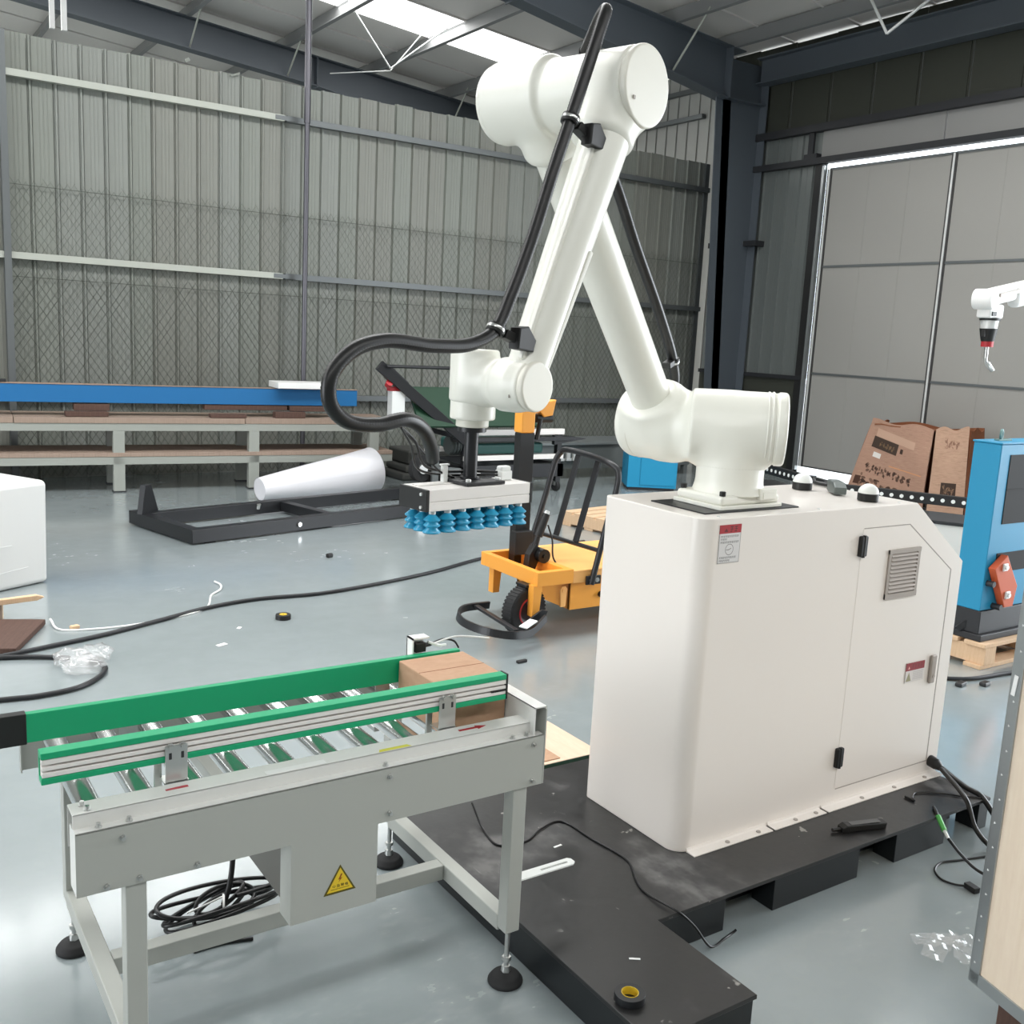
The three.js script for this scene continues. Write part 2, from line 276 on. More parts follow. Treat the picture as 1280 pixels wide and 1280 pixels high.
{ // partition wall of vertical steel sheets, seen from the side of its rails
  const wall = struct('wall_back', 'ribbed grey steel sheet partition wall', 'wall');
  const P = [[0, 0]];
  const rib = (x, w, h) => P.push([x, 0], [x + w * 0.2, h], [x + w * 0.8, h], [x + w, 0]), groove = (x, w, h) => P.push([x, 0], [x + 0.0004, -h], [x + w - 0.0004, -h], [x + w, 0]);
  rib(0.006, 0.026, 0.024); groove(0.034, 0.0038, 0.015); for (const x of [0.09, 0.125, 0.16]) { rib(x, 0.008, 0.0016); groove(x + 0.0085, 0.0012, 0.0025); }
  P.push([0.2155, 0], [0.2155, -0.018], [0, -0.018]);
  const sheet = [0, 0.006, -0.008].map((dh) => metricUV(flat(prism(P.map(([a, b]) => [a, -b]).reverse(), 4.06 + dh).rotateX(-Math.PI / 2))));
  mesh('backing', span(-10.28, 10.12, 0, 4.03, BACK - 0.05, BACK - 0.022), MAT.dark, wall);
  const mats = [MAT.wallA, MAT.wallB, MAT.wallC];
  for (let k = -53; k < 40; k++) {
    const m = new THREE.Mesh(sheet[Math.floor(rnd() * 3)], mats[Math.floor(rnd() * 3)]); m.name = 'wall_panel'; m.castShadow = m.receiveShadow = true;
    m.position.set(1.36 + k * 0.22, 0, BACK + rr(-0.003, 0.003)); wall.add(m);
  }
  const rails = struct('trim_1', 'horizontal steel rails and posts carrying the partition sheets', 'rail');
  for (const y of [3.7, 2.1, 0.81]) {
    mesh('rail', [span(-10.2, 4.0, y - 0.03, y + 0.03, BACK + 0.03, BACK + 0.1)], y > 1 ? MAT.girtPale : MAT.girtDark, rails);
    mesh('rail', [span(4.03, 10.1, y - 0.03, y + 0.03, BACK + 0.03, BACK + 0.095), span(3.9, 4.15, y - 0.022, y + 0.022, BACK + 0.028, BACK + 0.103)], MAT.girtDark, rails);
  }
  for (const x of [1.33, -4.2]) mesh('wall_post', span(x, x + 0.06, 0, 4.05, BACK + 0.025, BACK + 0.12), MAT.girtDark, rails);
  mesh('edge_trim', span(10.06, 10.13, 0, 4.05, BACK - 0.01, BACK + 0.03), MAT.girtDark, rails);
  mesh('sheet_scrap', [box(3.02, 4.1, BACK + 0.03, 0.05, 0.03, 0.02, 0, [0, 0, 0.6]), box(3.5, 4.05, BACK + 0.03, 0.1, 0.02, 0.02, 0, [0, 0, 0.4])], MAT.wallB, wall);
}
{ // chain-link netting hung against the partition
  const fence = thing('chain_link_fence', 'grey chain-link netting hung against the ribbed partition wall', 'fence', [0, 0, BACK + 0.052]);
  const net = (y0, y1, zz) => {
    const g = [], p = 0.07, slope = 1.45, L = (y1 - y0) / slope;
    const seg = (xa, ya, xb, yb) => { const a = V(xa, ya, zz), b = V(xb, yb, zz); g.push(flat(rod(a, b, 0.0016, 0.0016, 3))); };
    for (let x = 1.4 - L; x < 10.05; x += p) {
      for (const s of [1, -1]) {
        let xa = s > 0 ? x : x + L, ya = y0, xb = s > 0 ? x + L : x, yb = y1 + rr(0, 0.05);
        const cut = (X) => ya + (X - xa) / (xb - xa) * (yb - ya);
        const clip = (v) => Math.max(1.4, Math.min(10.05, v));
        const ca = clip(xa), cb = clip(xb); if (ca === cb) continue;
        seg(ca, cut(ca), cb, cut(cb));
      }
    }
    g.push(flat(rod(V(1.4, y1 - 0.02, zz), V(10.05, y1 - 0.05, zz), 0.003, 0.003, 5)));
    return mergeGeometries(g);
  };
  tag(mesh('wire_mesh', net(0.02, 2.76, 0), MAT.wire, fence), 'taller netting', null, null, 'stuff');
  tag(mesh('wire_mesh', net(0.02, 1.93, -0.008), MAT.wire, fence), 'shorter netting', null, null, 'stuff');
}
{ // right-hand wall with the sliding door
  const w = struct('wall_right', 'dark steel clad side wall around the sliding door', 'wall');
  const x = WX;
  const zDoor0 = -8.74, zDoor1 = -3.3, zP = -10.6;
  for (let k = 0; k < 46; k++) { // cladding sheets beyond the partition
    const z = FAR + k * 0.22; if (z + 0.22 > zP) break;
    mesh('wall_panel', [span(x, x + 0.02, 0, 5.38, z, z + 0.216), span(x - 0.02, x, 0, 5.38, z + 0.19, z + 0.214)], MAT.wallOuter, w);
  }
  for (let z = zP; z < zDoor0 - 0.05; z += 0.2) // ribbed sheets between column and door
    mesh('wall_panel', [span(x, x + 0.02, 1.25, 4.36, z, Math.min(z + 0.197, zDoor0)), prism([[0, 0], [0.01, 0.024], [0.02, 0.024], [0.03, 0]], 3.1).rotateX(-Math.PI / 2).rotateY(Math.PI / 2).translate(x, 1.25, z + 0.11)], MAT.corrugated, w);
  mesh('wall_base', span(x - 0.02, x + 0.05, 0, 1.25, zP, zDoor0), MAT.darkWall, w);
  mesh('base_rail', span(x - 0.06, x - 0.0, 1.23, 1.28, zP, zDoor0), MAT.dark, w);
  for (let z = zP; z < NEAR; z += 0.62) mesh('wall_panel', [span(x, x + 0.03, 4.36, 5.425 + rr(-0.014, 0.014), z, z + 0.61), span(x - 0.012, x, 4.36, 5.0, z + 0.56, z + 0.585)], MAT.darkWall, w);
  for (const y of [4.75, 5.12, 3.9]) mesh('rail', span(x - 0.09, x - 0.02, y - 0.03, y + 0.03, FAR, -10.9), MAT.girtDark, w);
  mesh('eave_beam', [span(x - 0.24, x - 0.04, 4.95, 4.965, -9.8, NEAR), span(x - 0.24, x - 0.04, 5.255, 5.27, -9.8, NEAR), span(x - 0.145, x - 0.135, 4.96, 5.26, -9.8, NEAR)], MAT.frame, w);
  mesh('rail', span(x - 0.1, x - 0.0, 4.27, 4.36, -10.5, NEAR), MAT.dark, w);
  mesh('rail', span(x - 0.1, x - 0.0, 3.88, 3.955, -10.5, zDoor1 + 0.5), MAT.dark, w);
  mesh('rail', span(x - 0.16, x - 0.0, 2.93, 3.0, -10.5, -9.62), MAT.dark, w);
  mesh('hanger', [span(x - 0.06, x - 0.0, 3.95, 4.27, -8.98, -8.9), span(x - 0.1, x, 3.955, 4.01, -9.0, -8.8)], MAT.dark, w);
  for (const [a, b] of [[-8.78, -7.1], [-7.09, -5.4], [-5.39, zDoor1 + 0.5]]) mesh('lintel_panel', span(x - 0.03, x + 0.03, 3.955, 4.27, a, b - 0.006), MAT.lintel, w);
  mesh('wall_section', span(x, x + 0.06, 0, 4.36, 2.0, NEAR), MAT.wallOuter, w);
  mesh('door_jamb', [span(x - 0.05, x + 0.05, 0, 3.89, zDoor0 - 0.1, zDoor0)], MAT.jamb, w);
  mesh('jamb_strip', [span(x - 0.045, x - 0.03, 0.08, 3.86, zDoor0 + 0.002, zDoor0 + 0.035), span(x - 0.045, x + 0.01, 0.08, 3.86, zDoor0 + 0.035, zDoor0 + 0.04)], MAT.galv, w);
  mesh('sill_block', [span(x - 0.02, x + 0.06, 0, 0.035, -8.5, -8.42), span(x - 0.02, x + 0.06, 0, 0.02, -7.0, -6.9)], MAT.dark, w);
  // the door itself hangs a hand's width under its header and above the floor
  const d = struct('door_1', 'pale grey sliding warehouse door with daylight above and below', 'door');
  const z0 = -8.65, z1 = -3.35, stiles = [z0, -6.96, -5.2, z1], ys = [0.13, 1.325, 2.645, 3.815];
  for (let i = 0; i < 3; i++) for (let k = 0; k < 3; k++) {
    const a = stiles[i] + 0.03, b = stiles[i + 1] - 0.03, g = [span(x + 0.01, x + 0.045, ys[k] + 0.012, ys[k + 1] - 0.012, a, b)];
    for (let q = 1; q < 3; q++) g.push(span(x + 0.007, x + 0.012, ys[k] + 0.012, ys[k + 1] - 0.012, a + (b - a) * q / 3, a + (b - a) * q / 3 + 0.012));
    mesh('door_panel', g, MAT.door, d);
  }
  stiles.forEach((z, i) => { mesh('stile', [span(x - 0.012, x + 0.05, ys[0], ys[3], z - 0.012, z + 0.012)], MAT.galvWhite, d); mesh('stile', [span(x - 0.004, x + 0.05, ys[0], ys[3], z - 0.034, z - 0.012), span(x - 0.004, x + 0.05, ys[0], ys[3], z + 0.012, z + 0.034)], MAT.doorSeam, d); });
  ys.forEach((y, i) => mesh('seam_rail', span(x - 0.002, x + 0.048, y - (i ? 0.014 : 0), y + 0.014, z0, z1), i ? MAT.girtDark : MAT.jamb, d));
}
{ // the rest of the shell, outside the picture
  const l = struct('wall_left', 'grey clad side wall with the open loading door', 'wall');
  mesh('wall_section', [span(-WX - 0.1, -WX, 0, 5.44, FAR, -7.5), span(-WX - 0.1, -WX, 0, 5.44, -1.5, NEAR), span(-WX - 0.1, -WX, 4.5, 5.44, -7.5, -1.5)], MAT.wallOuter, l);
  const gable = (z, t) => prism([[-WX, 0], [WX, 0], [WX, 5.44], [0, 6.4], [-WX, 5.44]], t).translate(0, 0, z);
  mesh('wall_far', gable(FAR, 0.1), MAT.wallOuter); tag(scene.children.at(-1), 'grey clad gable wall at the far end of the hall', 'wall', null, 'structure');
  mesh('wall_front', gable(NEAR, 0.1), MAT.wallOuter); tag(scene.children.at(-1), 'grey clad gable wall behind the camera', 'wall', null, 'structure');
}
tag(mesh('steel_pole', [rod(V(4.19, 0, -10.36), V(4.19, 3.66, -10.36), 0.026, 0.026, 14), rod(V(4.19, 3.66, -10.36), V(4.19, roofY(4.19) - 0.02, -10.36), 0.034, 0.034, 14), rod(V(4.19, 0, -10.36), V(4.19, 0.02, -10.36), 0.07, 0.07, 14)], MAT.post), 'thin vertical steel pole standing before the partition wall', 'pole');
{ const t = thing('hanging_strut', 'pair of white struts hanging from the roof at upper left', 'strut', [1.93, 0, -11.2]);
  mesh('strut', span(-0.045, 0.0, 4.3, roofY(1.93) - 0.02, -0.02, 0.02), MAT.white, t); mesh('strut', span(0.06, 0.11, 4.3, roofY(1.93) - 0.02, -0.02, 0.02), MAT.galvWhite, t); mesh('crossbar', span(-0.05, 0.12, roofY(1.93) - 0.05, roofY(1.93) - 0.012, -0.03, 0.03), MAT.galv, t); }

// ───────── black steel platform with the control cabinet ─────────
const PT = 0.11;                                                   // top of the platform
{
  const t = thing('steel_platform', 'low black steel platform under the white cabinet, dusty and scratched', 'platform');
  mesh('deck_plate', prism([[1.39, 1.41], [1.716, 1.41], [1.716, 1.757], [3.25, 1.757], [3.25, 2.66], [1.39, 2.66]], 0.012, 0.0015).rotateX(-Math.PI / 2).applyMatrix4(M4().makeScale(1, 1, 1)).translate(0, PT - 0.012, 0), MAT.pallet, t);
  const skid = (x0, x1, z0, z1) => mesh('skid', span(x0, x1, 0.0, PT - 0.012, z0, z1, 0.002), MAT.palletSide, t);
  skid(1.395, 1.711, -1.5, -1.415); skid(1.395, 1.47, -2.65, -1.5); skid(1.63, 1.711, -1.75, -1.5); skid(1.72, 1.97, -1.84, -1.759);
  for (const [a, b] of [[2.168, 2.55], [2.733, 3.0], [3.19, 3.247]]) { skid(a, b, -1.84, -1.759); skid(a, b, -2.655, -2.575); }
  mesh('beams_and_dark_fill', [span(1.97, 3.19, 0.0, PT - 0.012, -1.9, -1.86), span(1.72, 3.24, 0.04, PT - 0.012, -2.24, -2.16), span(1.72, 1.97, 0, PT - 0.012, -2.655, -2.575)], MAT.palletSide, t);  // front strip added so the fork openings look dark inside
}
// paper chips and dirt specks lying on the platform
for (const [x, z, w, d, a, label] of [[1.551, -1.657, 0.028, 0.006, -0.6, 'white scrap of plastic on the black platform behind the tape roll'], [1.71, -2.196, 0.03, 0.007, 0.1, 'white scrap of plastic on the black platform near the slotted bracket']])
  tag(mesh('plastic_scrap', box(0, 0, 0, w, 0.002, d, 0.0006).applyMatrix4(M4().makeRotationY(a)).translate(x, PT + 0.0012, z), MAT.white), label, 'scrap');

const CF = -1.985, CB = -2.43, CT = 1.122;                         // cabinet front, back, top
{
  const t = thing('control_cabinet', 'white steel control cabinet with sloping rear corner carrying the robot', 'cabinet', [0, 0, 0]);
  const sh = new THREE.Shape(); const R = 0.055, x0 = 1.99, x1 = 3.268;
  sh.moveTo(x1, -CF); sh.lineTo(x0 + R, -CF); sh.absarc(x0 + R, -CF + R, R, -Math.PI / 2, -Math.PI, true); sh.lineTo(x0, -CB - 0.02); sh.absarc(x0 + 0.02, -CB - 0.02, 0.02, Math.PI, Math.PI / 2, true); sh.lineTo(x1, -CB);
  const solid = new THREE.ExtrudeGeometry(sh, { depth: CT - PT - 0.006, bevelEnabled: true, bevelSize: 0.003, bevelOffset: -0.003, bevelThickness: 0.003, bevelSegments: 2, curveSegments: 14 }).rotateX(-Math.PI / 2).translate(0, PT + 0.003, 0);
  const wedge = prism([[2.965, CT], [3.5, CT - 0.393], [3.5, CT + 0.4], [2.965, CT + 0.4]], 1).translate(0, 0, -2.7);
  const A = new Brush(flat(solid)), B = new Brush(flat(wedge)); A.updateMatrixWorld(); B.updateMatrixWorld();
  const ev = new Evaluator(); ev.useGroups = false; ev.attributes = ['position', 'normal', 'uv'];
  mesh('housing', ev.evaluate(A, B, SUBTRACTION).geometry, MAT.cabinet, t);
  const foot = (xa, xb) => { const g = prism([[0, 0], [0.036, 0], [0.036, 0.003], [0.008, 0.004], [0.003, 0.006], [0.0015, 0.012], [0, 0.012]], xb - xa, 0.0005).rotateY(-Math.PI / 2).translate(xb, PT + 0.001, CF); return g; };
  for (const [p, q, n] of [[2.03, 2.368, 2], [2.378, 2.624, 2], [2.634, 3.262, 3]]) {
    const f = mesh('foot_flange', foot(p, q), MAT.cabinet, t);
    for (let i = 0; i < n; i++) mesh('screw', align(new THREE.CylinderGeometry(0.007, 0.008, 0.004, 10), V(lerp(p, q, n === 3 ? 0.3 + 0.28 * i : 0.45 + 0.4 * i), PT + 0.0055, CF + 0.021), V(0, 1, 0)), MAT.seam, f);
  }
  const dp = [[2.695, 0.168], [3.2, 0.168], [3.2, 0.874], [2.935, 1.05], [2.695, 1.05]];
  const door = mesh('door', prism(dp, 0.004, 0.001).translate(0, 0, CF - 0.0031), MAT.cabinet, t);
  mesh('door_gap', [span(2.7, 2.937, 1.0505, 1.0535, CF - 0.002, CF + 0.0012), bar(V(2.937, 1.052, CF), V(3.203, 0.875, CF), 0.0024, 0.0032), span(3.201, 3.205, 0.165, 0.876, CF - 0.002, CF + 0.0012), span(2.7, 3.204, 0.1635, 0.1665, CF - 0.002, CF + 0.0012)], MAT.seam, t);
  for (const y of [0.996, 0.28]) mesh('hinge', [box(2.694, y, CF + 0.006, 0.034, 0.068, 0.016, 0.005), rod(V(2.694, y - 0.036, CF + 0.01), V(2.694, y + 0.036, CF + 0.01), 0.006, 0.006, 10)], MAT.black, t);
  const vent = mesh('vent_frame', [span(2.838, 2.852, 0.806, 0.97, CF, CF + 0.007), span(2.992, 3.006, 0.806, 0.97, CF, CF + 0.007), span(2.838, 3.006, 0.958, 0.972, CF, CF + 0.008), span(2.838, 3.006, 0.804, 0.822, CF, CF + 0.008), span(2.84, 3.004, 0.81, 0.968, CF, CF + 0.0028)], MAT.vent, door);
  for (let i = 0; i < 10; i++) mesh('louver', box(2.922, 0.83 + i * 0.0135, CF + 0.0055, 0.142, 0.0022, 0.011, 0, [0.85, 0, 0]), MAT.vent, door);
  mesh('door_handle', [box(3.157, 0.52, CF + 0.008, 0.03, 0.104, 0.012, 0.0055), rod(V(3.16, 0.495, CF + 0.012), V(3.16, 0.495, CF + 0.0155), 0.007, 0.007, 12)], MAT.vent, door);
  const zigzag = (c, x, y, w, h, n, col) => { c.fillStyle = col; for (let i = 0; i < n; i++) { const a = x + (i + 0.12) * w / n, g = w / n * 0.76; c.fillRect(a, y, g, h * 0.16); c.fillRect(a, y + h * 0.42, g, h * 0.14); c.fillRect(a + g * 0.4, y, g * 0.16, h); c.fillRect(a, y + h * 0.84, g * (0.5 + 0.5 * ((i * 7) % 3) / 2), h * 0.16); } };
  const warn = canvasTex(256, 330, (c, w, h) => {
    c.fillStyle = '#d9d7d6'; c.fillRect(0, 0, w, h); c.strokeStyle = '#9a9795'; c.lineWidth = 6; c.strokeRect(3, 3, w - 6, h - 6);
    c.fillStyle = '#a8232d'; c.fillRect(0, 0, w, 74);
    c.fillStyle = '#5c0d12'; c.beginPath(); c.moveTo(52, 60); c.lineTo(76, 30); c.lineTo(100, 60); c.fill(); zigzag(c, 118, 16, 100, 46, 2, '#4c0a0e');
    zigzag(c, 16, 92, 216, 16, 13, '#4b4a48'); zigzag(c, 16, 116, 78, 16, 5, '#4b4a48'); zigzag(c, 16, 142, 220, 17, 13, '#3a3938');
    c.strokeStyle = '#77716f'; c.lineWidth = 5; c.beginPath(); c.ellipse(130, 214, 46, 46, 0, 0, 7); c.stroke(); c.lineWidth = 6; c.beginPath(); c.moveTo(92, 216); c.lineTo(124, 216); c.lineTo(152, 204); c.stroke();
    zigzag(c, 16, 274, 200, 17, 12, '#3a3938'); zigzag(c, 16, 300, 128, 16, 8, '#3a3938');
  });
  decal('warning_label', 0.086, 0.112, S(0xffffff, 0.45, 0, { map: warn }), t, [2.095, 1.047, CF + 0.0012], [0, 0, 0]);
  const small = canvasTex(200, 140, (c, w, h) => {
    c.fillStyle = '#dad4d0'; c.fillRect(0, 0, w, h); c.fillStyle = '#8c1a20'; c.fillRect(0, 0, w, 56); c.fillStyle = '#e9b9ae'; c.beginPath(); c.moveTo(22, 44); c.lineTo(32, 22); c.lineTo(42, 44); c.fill(); zigzag(c, 60, 14, 120, 28, 4, '#6d0d14');
    c.fillStyle = '#9a9574'; c.beginPath(); c.moveTo(8, 132); c.lineTo(36, 66); c.lineTo(64, 132); c.fill(); for (let i = 0; i < 5; i++) zigzag(c, 80, 66 + i * 13, 108, 8, 12, '#a79f9f');
  });
  decal('danger_label', 0.104, 0.07, S(0xffffff, 0.45, 0, { map: small }), door, [3.062, 0.523, CF + 0.003], [0, 0, 0]);
  for (const [x, z] of [[2.07, -2.01], [2.5, -2.01], [2.9, -2.01]]) mesh('screw', align(new THREE.CylinderGeometry(0.005, 0.006, 0.003, 8), V(x, CT + 0.001, z), V(0, 1, 0)), MAT.galvWhite, t);
}
function domeLamp(x, z, label) {
  const t = thing('dome_indicator', label, 'indicator', [x, CT, z], 0, 'dome indicators on the cabinet');
  mesh('base', lathe([[0, 0.001], [0.034, 0.001], [0.034, 0.027], [0, 0.027]], 0.003, V(0, 0, 0), V(0, 1, 0), 32), MAT.black, t);
  mesh('dome', lathe(Array.from({ length: 13 }, (_, i) => [0.033 * Math.cos(i * Math.PI / 24) + 1e-4, 0.027 + 0.031 * Math.sin(i * Math.PI / 24)]), 0, V(0, 0, 0), V(0, 1, 0), 32), MAT.whitePlastic, t);
}
domeLamp(2.79, -2.325, 'white domed button on black base nearest the robot on the cabinet top');
domeLamp(2.815, -2.07, 'white domed button on black base at the front right of the cabinet top');
{
  const t = thing('cable_connector', 'grey heavy connector with black cables lying between the two white domes', 'connector', [2.835, CT, -2.215], 0.9);
  mesh('hood', prism([[-0.055, 0.006], [0.03, 0.002], [0.055, 0.006], [0.055, 0.043], [-0.03, 0.043], [-0.06, 0.03]], 0.042, 0.004).translate(0, 0, -0.02), S(0x5d6563, 0.4, 0.2), t);
  mesh('lever', [box(0.03, 0.02, 0.026, 0.012, 0.034, 0.006, 0.002)], MAT.black, t);
  mesh('cable', [tube([[0.05, 0.02, 0], [0.09, 0.012, 0.02], [0.14, 0.01, 0.01], [0.2, 0.01, -0.03], [0.27, 0.012, -0.02]], 0.0075), tube([[0.05, 0.014, 0.01], [0.1, 0.009, 0.035], [0.16, 0.009, 0.04], [0.22, 0.009, 0.01]], 0.0065)], MAT.blackGloss, t);
}

// ───────── robot arm ─────────
{
  const t = thing('robot_arm', 'white six-axis robot arm bolted on the cabinet, holding a vacuum gripper', 'robot arm');
  const a = V(0.27564, 0, 0.96126), up = V(0, 1, 0), dn = V(0, -1, 0), BX = V(2.26, 0, -2.165);
  const at = (o, d, ax = a) => o.clone().addScaledVector(ax, d);
  mesh('mounting_plate', span(2.055, 2.455, CT, CT + 0.004, -2.285, -2.05, 0.001), MAT.blackPaint, t);
  const rot = 0.0;
  const fl = mesh('base_flange', [box(BX.x, CT + 0.0105, BX.z, 0.262, 0.013, 0.205, 0.003), box(BX.x, CT + 0.03, BX.z, 0.25, 0.03, 0.195, 0.012)], MAT.robot, t);
  for (const [i, k] of [[-1, -1], [1, -1], [-1, 1], [1, 1]]) mesh('bolt', [lathe([[0, 0], [0.0095, 0], [0.0095, 0.014], [0, 0.014]], 0.002, V(BX.x + i * 0.108, CT + 0.044, BX.z + k * 0.083), up, 16)], MAT.black, fl);
  const col = mesh('base_column', lathe([[0, 0], [0.112, 0], [0.1025, 0.03, 0.02], [0.1025, 0.09], [0, 0.09]], 0.004, V(BX.x, CT + 0.04, BX.z), up, 64), MAT.robot, t);
  mesh('connector_cover', [box(BX.x + 0.055, CT + 0.047, BX.z + 0.105, 0.07, 0.036, 0.02, 0.004), box(BX.x + 0.055, CT + 0.044, BX.z + 0.1155, 0.05, 0.02, 0.003, 0.001)], MAT.robot, col);
  // shoulder: drum with a ringed cap, and the joint housing that carries the upper arm
  const a2 = V(0.7071, 0, 0.7071), SC = V(BX.x, 1.363, BX.z), S1 = V(2.189, 1.346, -2.414), E1 = V(1.519, 2.192, -2.222), E2 = V(1.589, 2.189, -1.977), W = V(1.285, 1.49, -1.89), J5 = V(1.245, 1.471, -2.03);
  const ua = E1.clone().sub(S1).normalize();
  const sd = mesh('shoulder_housing', casting(V(2.22, 1.34, -2.3), 0.32, 118, 0.035, [[V(BX.x, CT + 0.115, BX.z), V(BX.x, 1.37, BX.z), 0.1025, 0.006], [at(SC, -0.13, a2), at(SC, 0.12, a2), 0.109, 0.008], [at(S1, -0.123), at(S1, 0.1), 0.114, 0.045], [at(S1, 0), at(S1, 0.27), 0.104, 0.02], [at(S1, 0.0, ua), at(S1, 0.112, ua), 0.098, 0.014]]), MAT.robot, t);
  const cap = (name, o, ax, r, l, parent, mat = MAT.robotCap) => mesh(name, lathe([[0, l], [r, l], [r, 0.008], [r - 0.003, 0.006], [r - 0.003, 0.0], [0, 0]], 0.012 * (r / 0.1), o, ax, 64), mat, parent);
  cap('end_cap', at(SC, 0.118, a2), a2, 0.111, 0.036, sd, MAT.robot);
  mesh('cap_ring', [lathe([[0.1105, 0], [0.1118, 0.002], [0.1118, 0.004], [0.1105, 0.006]], 0, at(SC, 0.093, a2), a2, 64), lathe([[0.1105, 0], [0.1118, 0.002], [0.1118, 0.004], [0.1105, 0.006]], 0, at(SC, 0.106, a2), a2, 64)], MAT.robot, sd);
  mesh('cap_seam', lathe([[0.113, -0.002], [0.1152, -0.001], [0.1152, 0.001], [0.113, 0.002]], 0, at(S1, -0.062), a, 64), MAT.robotCap, sd);
  mesh('upper_arm', lathe([[0, 0.04], [0.0635, 0.04], [0.0675, 1.02], [0, 1.02]], 0.004, S1, ua, 48), MAT.robot, t);
  // elbow: the upper arm's housing at the back, the forearm's housing in front
  const el = mesh('elbow_housing', casting(at(E1, 0.04), 0.27, 108, 0.016, [[at(E1, -0.118), at(E1, 0.057), 0.1025, 0.008], [at(E1, 0), at(E1, 0.19), 0.089, 0.005], [at(E1, 0, ua), at(E1, -0.148, ua), 0.088, 0.03]]), MAT.robot, t);
  mesh('end_cap', lathe([[0, -0.135], [0.096, -0.135, 0.025], [0.1015, -0.112], [0, -0.112]], 0.012, E1, a, 64), MAT.robot, el);
  const fa = W.clone().sub(E2).normalize();
  const fh = mesh('elbow_cap_housing', casting(at(E2, 0.06, fa), 0.2, 96, 0.03, [[at(E2, -0.082), at(E2, 0.052), 0.0935, 0.008], [at(E2, -0.014), at(at(E2, -0.014), 0.15, fa), 0.079, 0.025]]), MAT.robot, t);
  cap('end_cap', at(E2, 0.05), a, 0.0935, 0.022, fh);
  mesh('mark', box(0, 0, 0, 0.008, 0.008, 0.002).applyMatrix4(M4().makeBasis(V(a.z, 0, -a.x), up, a)).translate(...at(E2, 0.074).addScaledVector(V(a.z, 0, -a.x), -0.055).addScaledVector(up, -0.035).toArray()), MAT.seam, fh);
  const fl2 = E2.distanceTo(W), side = fa.clone().cross(a).normalize();
  const fm = mesh('forearm', lathe([[0, 0.05], [0.0615, 0.05], [0.0475, fl2 - 0.02], [0, fl2 - 0.02]], 0.004, E2, fa, 48), MAT.robot, t);
  const ridge = (off, w, p, q) => { const o = at(E2, off[0]).addScaledVector(side, off[1]); return bar(o.clone().addScaledVector(fa, p), at(W, off[0] * 0.8).addScaledVector(side, off[1] * 0.82).addScaledVector(fa, -q), w, 0.012, 0.003); };
  mesh('ridge', [ridge([0.02, 0.058], 0.014, 0.12, 0.045)], MAT.robot, fm);
  mesh('ridge', [ridge([0.054, -0.018], 0.007, 0.42, 0.05)], MAT.robot, fm);
  // wrist
  const wr = mesh('wrist_housing', casting(V(1.265, 1.485, -1.96), 0.19, 104, 0.03, [[at(W, -0.05), at(W, 0.03), 0.0565, 0.006], [at(W, -0.15), at(W, 0), 0.052, 0.01], [at(J5, -0.028, up), at(J5, 0.094, up), 0.0575, 0.007]]), MAT.robot, t);
  cap('end_cap', at(W, 0.028), a, 0.0565, 0.02, wr);
  mesh('mark', box(0, 0, 0, 0.011, 0.007, 0.002).applyMatrix4(M4().makeBasis(V(a.z, 0, -a.x), up, a)).translate(...at(W, 0.012).addScaledVector(V(a.z, 0, -a.x), -0.052).addScaledVector(up, -0.022).toArray()), MAT.seam, wr);
  const w2 = mesh('wrist_drum', lathe([[0, 0.0], [0.0538, 0.0], [0.0538, -0.07], [0, -0.07]], 0.006, J5, up, 56), MAT.robot, t);
  mesh('tool_flange', lathe([[0, -0.068], [0.039, -0.068], [0.039, -0.088], [0, -0.088]], 0.004, J5, up, 40), MAT.robotCap, w2);
  // vacuum gripper
  const GY = 1.25, g = 7.7 * D2R, gx = V(Math.cos(g), 0, -Math.sin(g)), gz = V(Math.sin(g), 0, Math.cos(g)), GC = V(1.234, GY - 0.025, -2.018);
  const put = (geo) => geo.applyMatrix4(M4().makeBasis(gx, up, gz)).translate(GC.x, GC.y, GC.z);
  const body = mesh('vacuum_gripper', [box(0, 0.011, 0, 0.306, 0.028, 0.104, 0.002), box(0, -0.0145, 0, 0.306, 0.021, 0.104, 0.002), box(0, 0, 0, 0.304, 0.046, 0.1), box(-0.02, 0.026, -0.02, 0.24, 0.002, 0.03, 0.0008)].map(put), MAT.alu, t);
  for (const s of [-1, 1]) mesh('end_plate', put(box(s * 0.157, 0, 0, 0.009, 0.05, 0.106, 0.0015)), MAT.black, body);
  for (const s of [-1, 1]) for (const y of [-0.016, 0.014]) mesh('screw', put(align(new THREE.CylinderGeometry(0.004, 0.004, 0.005, 8), V(s * 0.163, y, 0.035), V(s, 0, 0))), MAT.galvWhite, body);
  mesh('adapter_plate', [put(box(0.015, 0.03, 0.0, 0.116, 0.008, 0.1, 0.0015))], MAT.blackPaint, body);
  for (const [i, k] of [[-1, -1], [1, -1], [-1, 1], [1, 1]]) mesh('screw', put(lathe([[0, 0], [0.0065, 0], [0.0065, 0.007], [0, 0.007]], 0.0015, V(0.015 + i * 0.045, 0.034, k * 0.037), up, 14)), MAT.galvWhite, body);
  mesh('adapter_post', [rod(V(J5.x, GY + 0.005, J5.z), V(J5.x, 1.384, J5.z), 0.0165, 0.0165, 24), rod(V(J5.x, 1.372, J5.z), V(J5.x, 1.384, J5.z), 0.034, 0.034, 24), rod(V(J5.x, GY + 0.006, J5.z), V(J5.x, GY + 0.014, J5.z), 0.024, 0.024, 24)], MAT.blackPaint, body);
  const cp = [[0.002, 0.05], [0.0065, 0.05], [0.0075, 0.045], [0.0085, 0.042], [0.0195, 0.0325], [0.0195, 0.0305], [0.013, 0.0255], [0.0195, 0.0195], [0.0195, 0.0175], [0.013, 0.0125], [0.021, 0.004], [0.021, 0.001], [0.017, 0.0015], [0.002, 0.012]];
